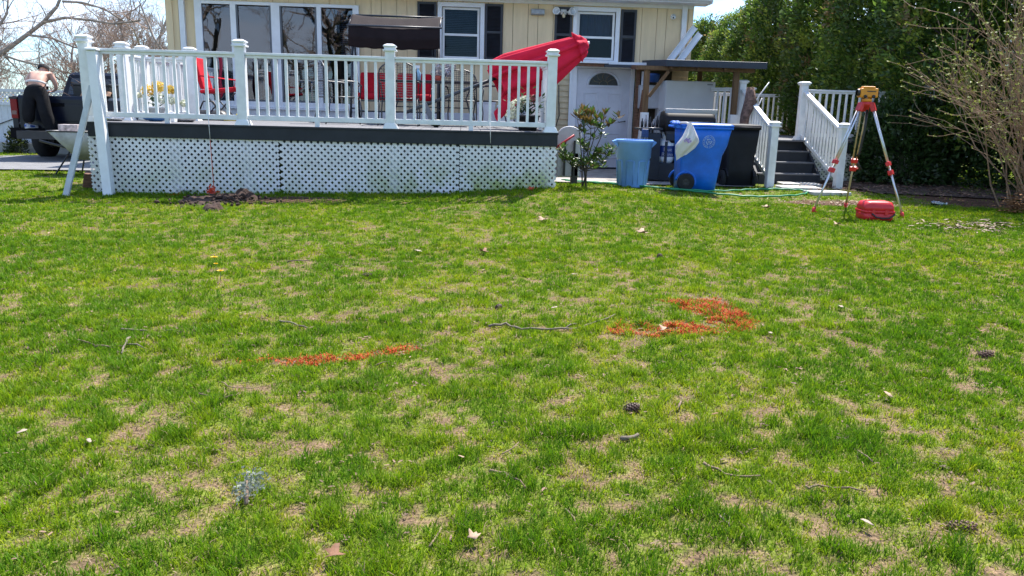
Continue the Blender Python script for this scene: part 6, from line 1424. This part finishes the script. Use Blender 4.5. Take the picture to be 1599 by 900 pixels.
a = rs.uniform(0, 6.28, 70); z = rs.uniform(-.1, .42, 70); r = .20*(1-(z+.1)/.75)*rs.uniform(.6, 1, 70); c = np.stack((-5.62+r*np.cos(a), 8.7+r*np.sin(a), z), 1); V = sprays(c, 16, (.05, .05, .05), .08, rs, .4, lambda p: np.array([-5.62, 8.7, 0])); foliage_obj('crown', V, leafcol, np.array([.045, .062, .018])*rs.uniform(.6, 1.4, (len(V), 1)), t, (-6.0, 9.0, -.2))

def branches(rr, p, d, L, r, lv, out_, maxlv, spread=.6, kids=4, upw=.12, rmin=.003):
    n = 5; pts = [p.copy()]; q = p.copy(); dd = d.copy()
    for i in range(n):
        dd = (dd+Vector((rr.gauss(0, .16), rr.gauss(0, .16), rr.gauss(upw, .12)))).normalized(); q = q+dd*L/n; pts.append(q.copy())
    out_.append((pts, r, lv))
    if lv >= maxlv: return
    for k in range(kids if lv else kids+3):
        f = rr.uniform(.25, 1.0); i = min(n-1, int(f*n)); b0 = pts[i].lerp(pts[i+1], f*n-i); ax = (pts[i+1]-pts[i]).normalized()
        s = ax.orthogonal().normalized(); s = Matrix.Rotation(rr.uniform(0, 6.283), 3, ax) @ s; nd = (ax*(1-spread*.5)+s*spread*rr.uniform(.7, 1.3)).normalized()
        branches(rr, b0, nd, L*rr.uniform(.42, .68), max(rmin, r*(1-.5*f)*.58), lv+1, out_, maxlv, spread, kids, upw, rmin)
def tree_meshes(seed, h, r, maxlv=4, kids=5, spread=.75, lean=(0, 0), trunk_len=.45, upw=.1, rmin=.004):
    rr = random.Random(seed); o_ = []; branches(rr, Vector((0, 0, 0)), Vector((lean[0], lean[1], 1)).normalized(), h*trunk_len, r, 0, o_, maxlv, spread, kids, upw, rmin)
    T, B = MB(), MB()
    for pts, rad, lv in o_:
        n = 8 if lv == 0 else 5 if lv == 1 else 3
        rs_ = [max(rmin*.6, rad*(1-.55*i/(len(pts)-1))) for i in range(len(pts))]
        (T if lv <= 1 else B).tube(pts if lv < 3 else pts[::2]+([pts[-1]] if len(pts) % 2 == 0 else []), rs_ if lv < 3 else [rs_[0]]*3, n, False)
    return T, B
greyb = mat('bare_bark', (0.36, 0.30, 0.25), .9, .4, 7, .4, 30); twigm = mat('bare_twig', (0.36, 0.265, 0.215), .9, .35, 2)
BP = [tree_meshes(s, h, r, 5, k, .8, (0, 0), tl, .12, .0040) for (s, h, r, k, tl) in ((3, 7.5, .16, 5, .40), (8, 8.2, .18, 4, .40), (15, 6.6, .13, 5, .38))]
BM = [None]*3
bt = [(-8.0, 16, 0, 1.0, 0), (-5.2, 19, 1, 1.0, 1.2), (-11.5, 15, 2, 1.1, 2.2), (-3.0, 23, 2, 1.0, 3.1), (-14.5, 20, 1, 1.1, .4), (-9.5, 25, 1, 1.15, 5), (-1.6, 29, 0, 1.05, 2.0), (-6.5, 31, 0, 1.2, 4.2), (-16.5, 27, 0, 1.3, 1.9), (-12.5, 33, 2, 1.5, 3.6), (-3.8, 38, 1, 1.25, .9)]
BL = ['bare tree standing behind the white gate', 'bare tree straight behind the truck cab', 'bare tree behind the fence, left of the gate', 'slender bare tree right above the left deck post', 'big bare tree at the far left edge', 'tall bare tree in the second row, behind the person', 'small bare tree next to the left house corner', 'bare tree in the back row between truck and fence', 'bare tree in the back row at the left edge', 'broad bare tree in the back row, left of the person', 'farthest bare tree near the left house corner']
for i, (x, y, k, s, rz) in enumerate(bt):
    t = thing('bare_tree', BL[i], 'tree', (x, y, G(x, y)-.15), 'leafless trees behind the fence', rz, True); t.scale = (s, s, s)
    if BM[k] is None: BM[k] = (BP[k][0].build('trunk', greyb, t), BP[k][1].build('branches', twigm, t))
    else:
        for src in BM[k]: c = src.copy(); COL.objects.link(c); c.parent = t
# the big limb reaching in from the left, with its trunk out of the frame
t = thing('old_tree', 'big old leafless tree whose thick pale limb reaches in at the upper left', 'tree', (-9.2, 7.9, -.2)); rr = random.Random(2)
T, B = MB(), MB(); T.tube([(-9.2, 8.6, -.3), (-9.0, 8.4, .6), (-8.5, 8.2, 1.1), (-7.4, 8.0, 1.35), (-6.4, 8.0, 1.62), (-5.39, 8.0, 2.12), (-4.87, 8.0, 2.48), (-4.42, 8.05, 2.83), (-4.11, 8.1, 3.18), (-3.97, 8.1, 3.45), (-3.7, 8.1, 3.9)], [.26, .20, .14, .09, .066, .054, .046, .04, .034, .029, .02], 10)
o_ = []
for (pts, r) in (([(-4.42, 8.05, 2.83), (-3.9, 8, 2.95), (-3.3, 7.9, 2.90), (-2.83, 7.9, 2.84), (-2.2, 7.8, 2.92)], .035), ([(-4.76, 8, 2.55), (-4.2, 7.9, 2.50), (-3.71, 7.9, 2.31), (-3.2, 7.8, 2.25)], .03), ([(-3.97, 8.1, 3.3), (-3.5, 8, 3.28), (-3.0, 7.9, 3.15), (-2.6, 7.9, 2.9)], .03), ([(-5.39, 8, 2.12), (-5.0, 8, 2.0), (-4.5, 7.9, 1.9), (-4.1, 7.9, 1.6)], .03), ([(-5.6, 8, 2.0), (-5.5, 8, 2.5), (-5.2, 8.1, 3.0), (-5.1, 8.1, 3.5)], .03), ([(-6.4, 8, 1.62), (-6.2, 7.9, 2.3), (-6.3, 7.9, 3.0), (-6.0, 7.9, 3.8)], .05)):
    P_ = [Vector(q) for q in pts]; T.tube(P_, [r*(1-.5*i/len(P_)) for i in range(len(P_))], 6)
    for k in range(9):
        i = rr.randrange(len(P_)-1); b0 = P_[i].lerp(P_[i+1], rr.random()); d_ = (P_[i+1]-P_[i]).normalized(); s_ = Vector((rr.gauss(0, 1), rr.gauss(0, .6), rr.gauss(0, 1))).normalized(); branches(rr, b0, (d_+s_*.9).normalized(), rr.uniform(.5, 1.0), .012, 2, o_, 4, .8, 4, .02, .003)
for pts, rad, lv in o_: B.tube(pts, [max(.0025, rad*(1-.5*i/5)) for i in range(6)], 4, False)
T.build('trunk', greyb, t); B.build('branches', twigm, t)
# brush along the fence
o_ = []; rr = random.Random(9)
for i in range(150): branches(rr, Vector((rr.uniform(-16, -1), rr.uniform(9.8, 12.5), -.2)), Vector((rr.gauss(0, .25), rr.gauss(0, .2), 1)).normalized(), rr.uniform(1.0, 1.7), .012, 2, o_, 4, .7, 5, .15, .005)
B = MB()
for pts, rad, lv in o_: B.tube(pts[::2]+[pts[-1]], [max(.004, rad*.8)]*4, 3, False)
o = B.build('brush_undergrowth', mat('brush_twig', (0.30, 0.18, 0.13), .9, .4, 2)); tag(o, kind='stuff')
# trees on the street side, behind the viewer, that the door glass mirrors
for i, (x, y, k, s, lb) in enumerate(((-6.3, -30, 1, 1.3, 'bare tree mirrored far off in the sliding door'),)):
    t = thing('bare_tree', lb, 'tree', (x, y, -.2), 'leafless trees mirrored in the sliding door', 1.0*i, True); t.scale = (s*1.6, s*1.6, s)
    for src in BM[k]: c = src.copy(); COL.objects.link(c); c.parent = t

for i, (x, y, h_, r_, sd_x, lb) in enumerate(((-6.1, -16.0, 11, .36, 5, 'old thick trunked tree mirrored at the left of the sliding door'), (-.9, -16.5, 11, .40, 9, 'old thick trunked tree mirrored at the right of the sliding door'))):
    T, B = tree_meshes(sd_x, h_, r_, 3, 4, .8, (0, 0), .5, .10, .010); t = thing('old_tree', lb, 'tree', (x, y, -.2), None, 0, True); T.build('trunk', MATS['tree_bark'], t); B.build('branches', twigm, t)
# ---- young magnolia by the deck
t = thing('young_magnolia', 'young bushy shrub with glossy green and bronze leaves at the right deck corner', 'shrub', (6.73, .42, .14)); rr = random.Random(5)
T = MB(); tips = []; g0 = G(6.73, .42)
for k in range(5):
    a = rr.uniform(0, 6.28); P_ = [Vector((6.72+.04*math.cos(a), .42+.04*math.sin(a), g0-.02)), Vector((6.70+.05*k/2-.03, .42+.05*math.sin(a), g0+.35)), Vector((6.62+.075*k, .42+.10*math.sin(a), g0+.72)), Vector((6.56+.10*k, .42+.14*math.sin(a), g0+1.02+.10*math.sin(k*2.2)))]
    T.tube(P_, [.012, .010, .007, .004], 6); tips += [(P_[3], 1.0)]
    for j in range(5):
        f = rr.uniform(.20, .9)*3; i = min(2, int(f)); b0 = P_[i].lerp(P_[i+1], f-i); a2 = rr.uniform(0, 6.28); e = b0+Vector((rr.uniform(.16, .30)*math.cos(a2), rr.uniform(.12, .24)*math.sin(a2), rr.uniform(.06, .22))); T.tube([b0, b0.lerp(e, .5)+Vector((0, 0, -.02)), e], [.006, .005, .003], 5); tips.append((e, (e.z-g0)/1.25)); tips.append((b0.lerp(e, .55), (e.z-g0)/1.25-.15))
for sx in (-.36, .30, .36): e = Vector((6.73+sx, .38, g0+.50)); T.tube([(6.72, .42, g0+.25), (6.73+sx*.6, .40, g0+.36), e], [.007, .005, .003], 5); tips += [(e, .35), (e.lerp(Vector((6.72, .42, g0+.3)), .3), .3), (e+Vector((0, .02, .08)), .4)]
T.build('stem', barkm, t)
LG, LB = MB(), MB()
for (p, hgt_) in tips:
    for j in range(rr.randint(8, 11)):
        a = rr.uniform(0, 6.28); el = rr.uniform(.0, 1.0) if hgt_ < .7 else rr.uniform(.5, 1.35); d_ = Vector((math.cos(a)*math.cos(el), math.sin(a)*math.cos(el), math.sin(el))); L = rr.uniform(.085, .14); s_ = d_.cross(Vector((0, 0, 1))).normalized(); w = L*.18; n_ = s_.cross(d_)
        c0 = p-Vector((0, 0, rr.uniform(0, .05))); M_ = LB if rr.random() < (.08 if hgt_ < .65 else .62) else LG
        M_.add([c0, c0+d_*L*.3+s_*w*.8, c0+d_*L*.65+s_*w, c0+d_*L, c0+d_*L*.65-s_*w, c0+d_*L*.3-s_*w*.8, c0+d_*L*.3-n_*.006, c0+d_*L*.65-n_*.010], [(0, 6, 1), (1, 6, 7, 2), (2, 7, 3), (0, 5, 6), (5, 4, 7, 6), (4, 3, 7)])
LG.build('green_leaves', leafmat('magnolia_green', (0.060, 0.125, 0.020), .3, .38, None, .45, .09), t); LB.build('bronze_leaves', leafmat('magnolia_bronze', (0.135, 0.085, 0.022), .3, .38, None, .35, .07), t)
# ---- budding bare shrub at the right
t = thing('budding_shrub', 'big bare multi-stemmed shrub with yellow-green buds at the right edge', 'shrub', (13.1, -.1, -.05)); rr = random.Random(12); o_ = []
for k in range(36):
    a = rr.uniform(1.2, 5.3); out_ = rr.uniform(.2, 1.15); p0 = Vector((13.25+rr.gauss(0, .18), -.05+rr.gauss(0, .25), G(13, 0)-.03)); d_ = Vector((-abs(math.cos(a))*out_*.8 if k % 4 else math.cos(a)*.5, math.sin(a)*out_*.55, 1.0)).normalized()
    branches(rr, p0, d_, rr.uniform(1.5, 2.7), .013, 1, o_, 3, .42, 4, .03, .003)
S, Bd = MB(), MB()
for pts, rad, lv in o_:
    S.tube(pts, [max(.0028, rad*(1-.6*i/5)) for i in range(6)], 5 if lv < 2 else 4, False)
    if lv >= 2:
        for j in range(2 if lv == 2 else 2):
            p = pts[-1] if j == 0 else pts[rr.randint(2, 4)]
            if p.z < .7 and rr.random() < .5: continue
            for m_ in range(4):
                e = Vector((rr.gauss(0, 1), rr.gauss(0, 1), rr.gauss(.6, .8))).normalized()*rr.uniform(.022, .045); s_ = e.orthogonal().normalized()*.010
                Bd.add([p, p+e*.5+s_, p+e, p+e*.5-s_], [(0, 1, 2, 3)])
S.build('stems', mat('shrub_stem', (0.34, 0.215, 0.135), .85, .4, 5), t); Bd.build('buds', leafmat('bud_green', (0.30, 0.34, 0.02), .35, .5, None, .3), t)
b = MB(); rs_ = random.Random(3)
for i in range(240):
    c = Vector((12.72+rs_.gauss(0, .10), -.42+rs_.gauss(0, .08), G(12.7, -.4)+.02+abs(rs_.gauss(.10, .09)))); leaf_shape(b, c, rs_.uniform(.04, .07), rs_.uniform(0, 6.3), .8)
tag(b.build('dry_fern_clump', mat('rust_leaf', (0.36, 0.17, 0.06), .85, .5, 10), off=(12.72, -.42, 0)), 'clump of rusty orange dry leaves at the foot of the budding shrub', 'plant')
# overhead wire
tag(MB().tube([(8.0+.5*i, 16, 5.02+.006*(i-12)**2) for i in range(40)], .018, 5).build('overhead_wire', blackp, off=(10, 16, 5)), 'thin overhead wire running from the house corner to the hedge', 'wire')
# neighbouring roofs glimpsed under the hedge
t = thing('neighbour_house', 'white neighbouring house glimpsed under the hedge branches', 'house', (19, 16, 0))
MB().box((19.5, 20, 1.3), (5, 12, 2.6)).build('wall', white_p, t); MB().prism([(16.6, 2.6), (19.5, 4.6), (22.4, 2.6)], 13.6, 26.4, 'y').build('roof', shingle, t)
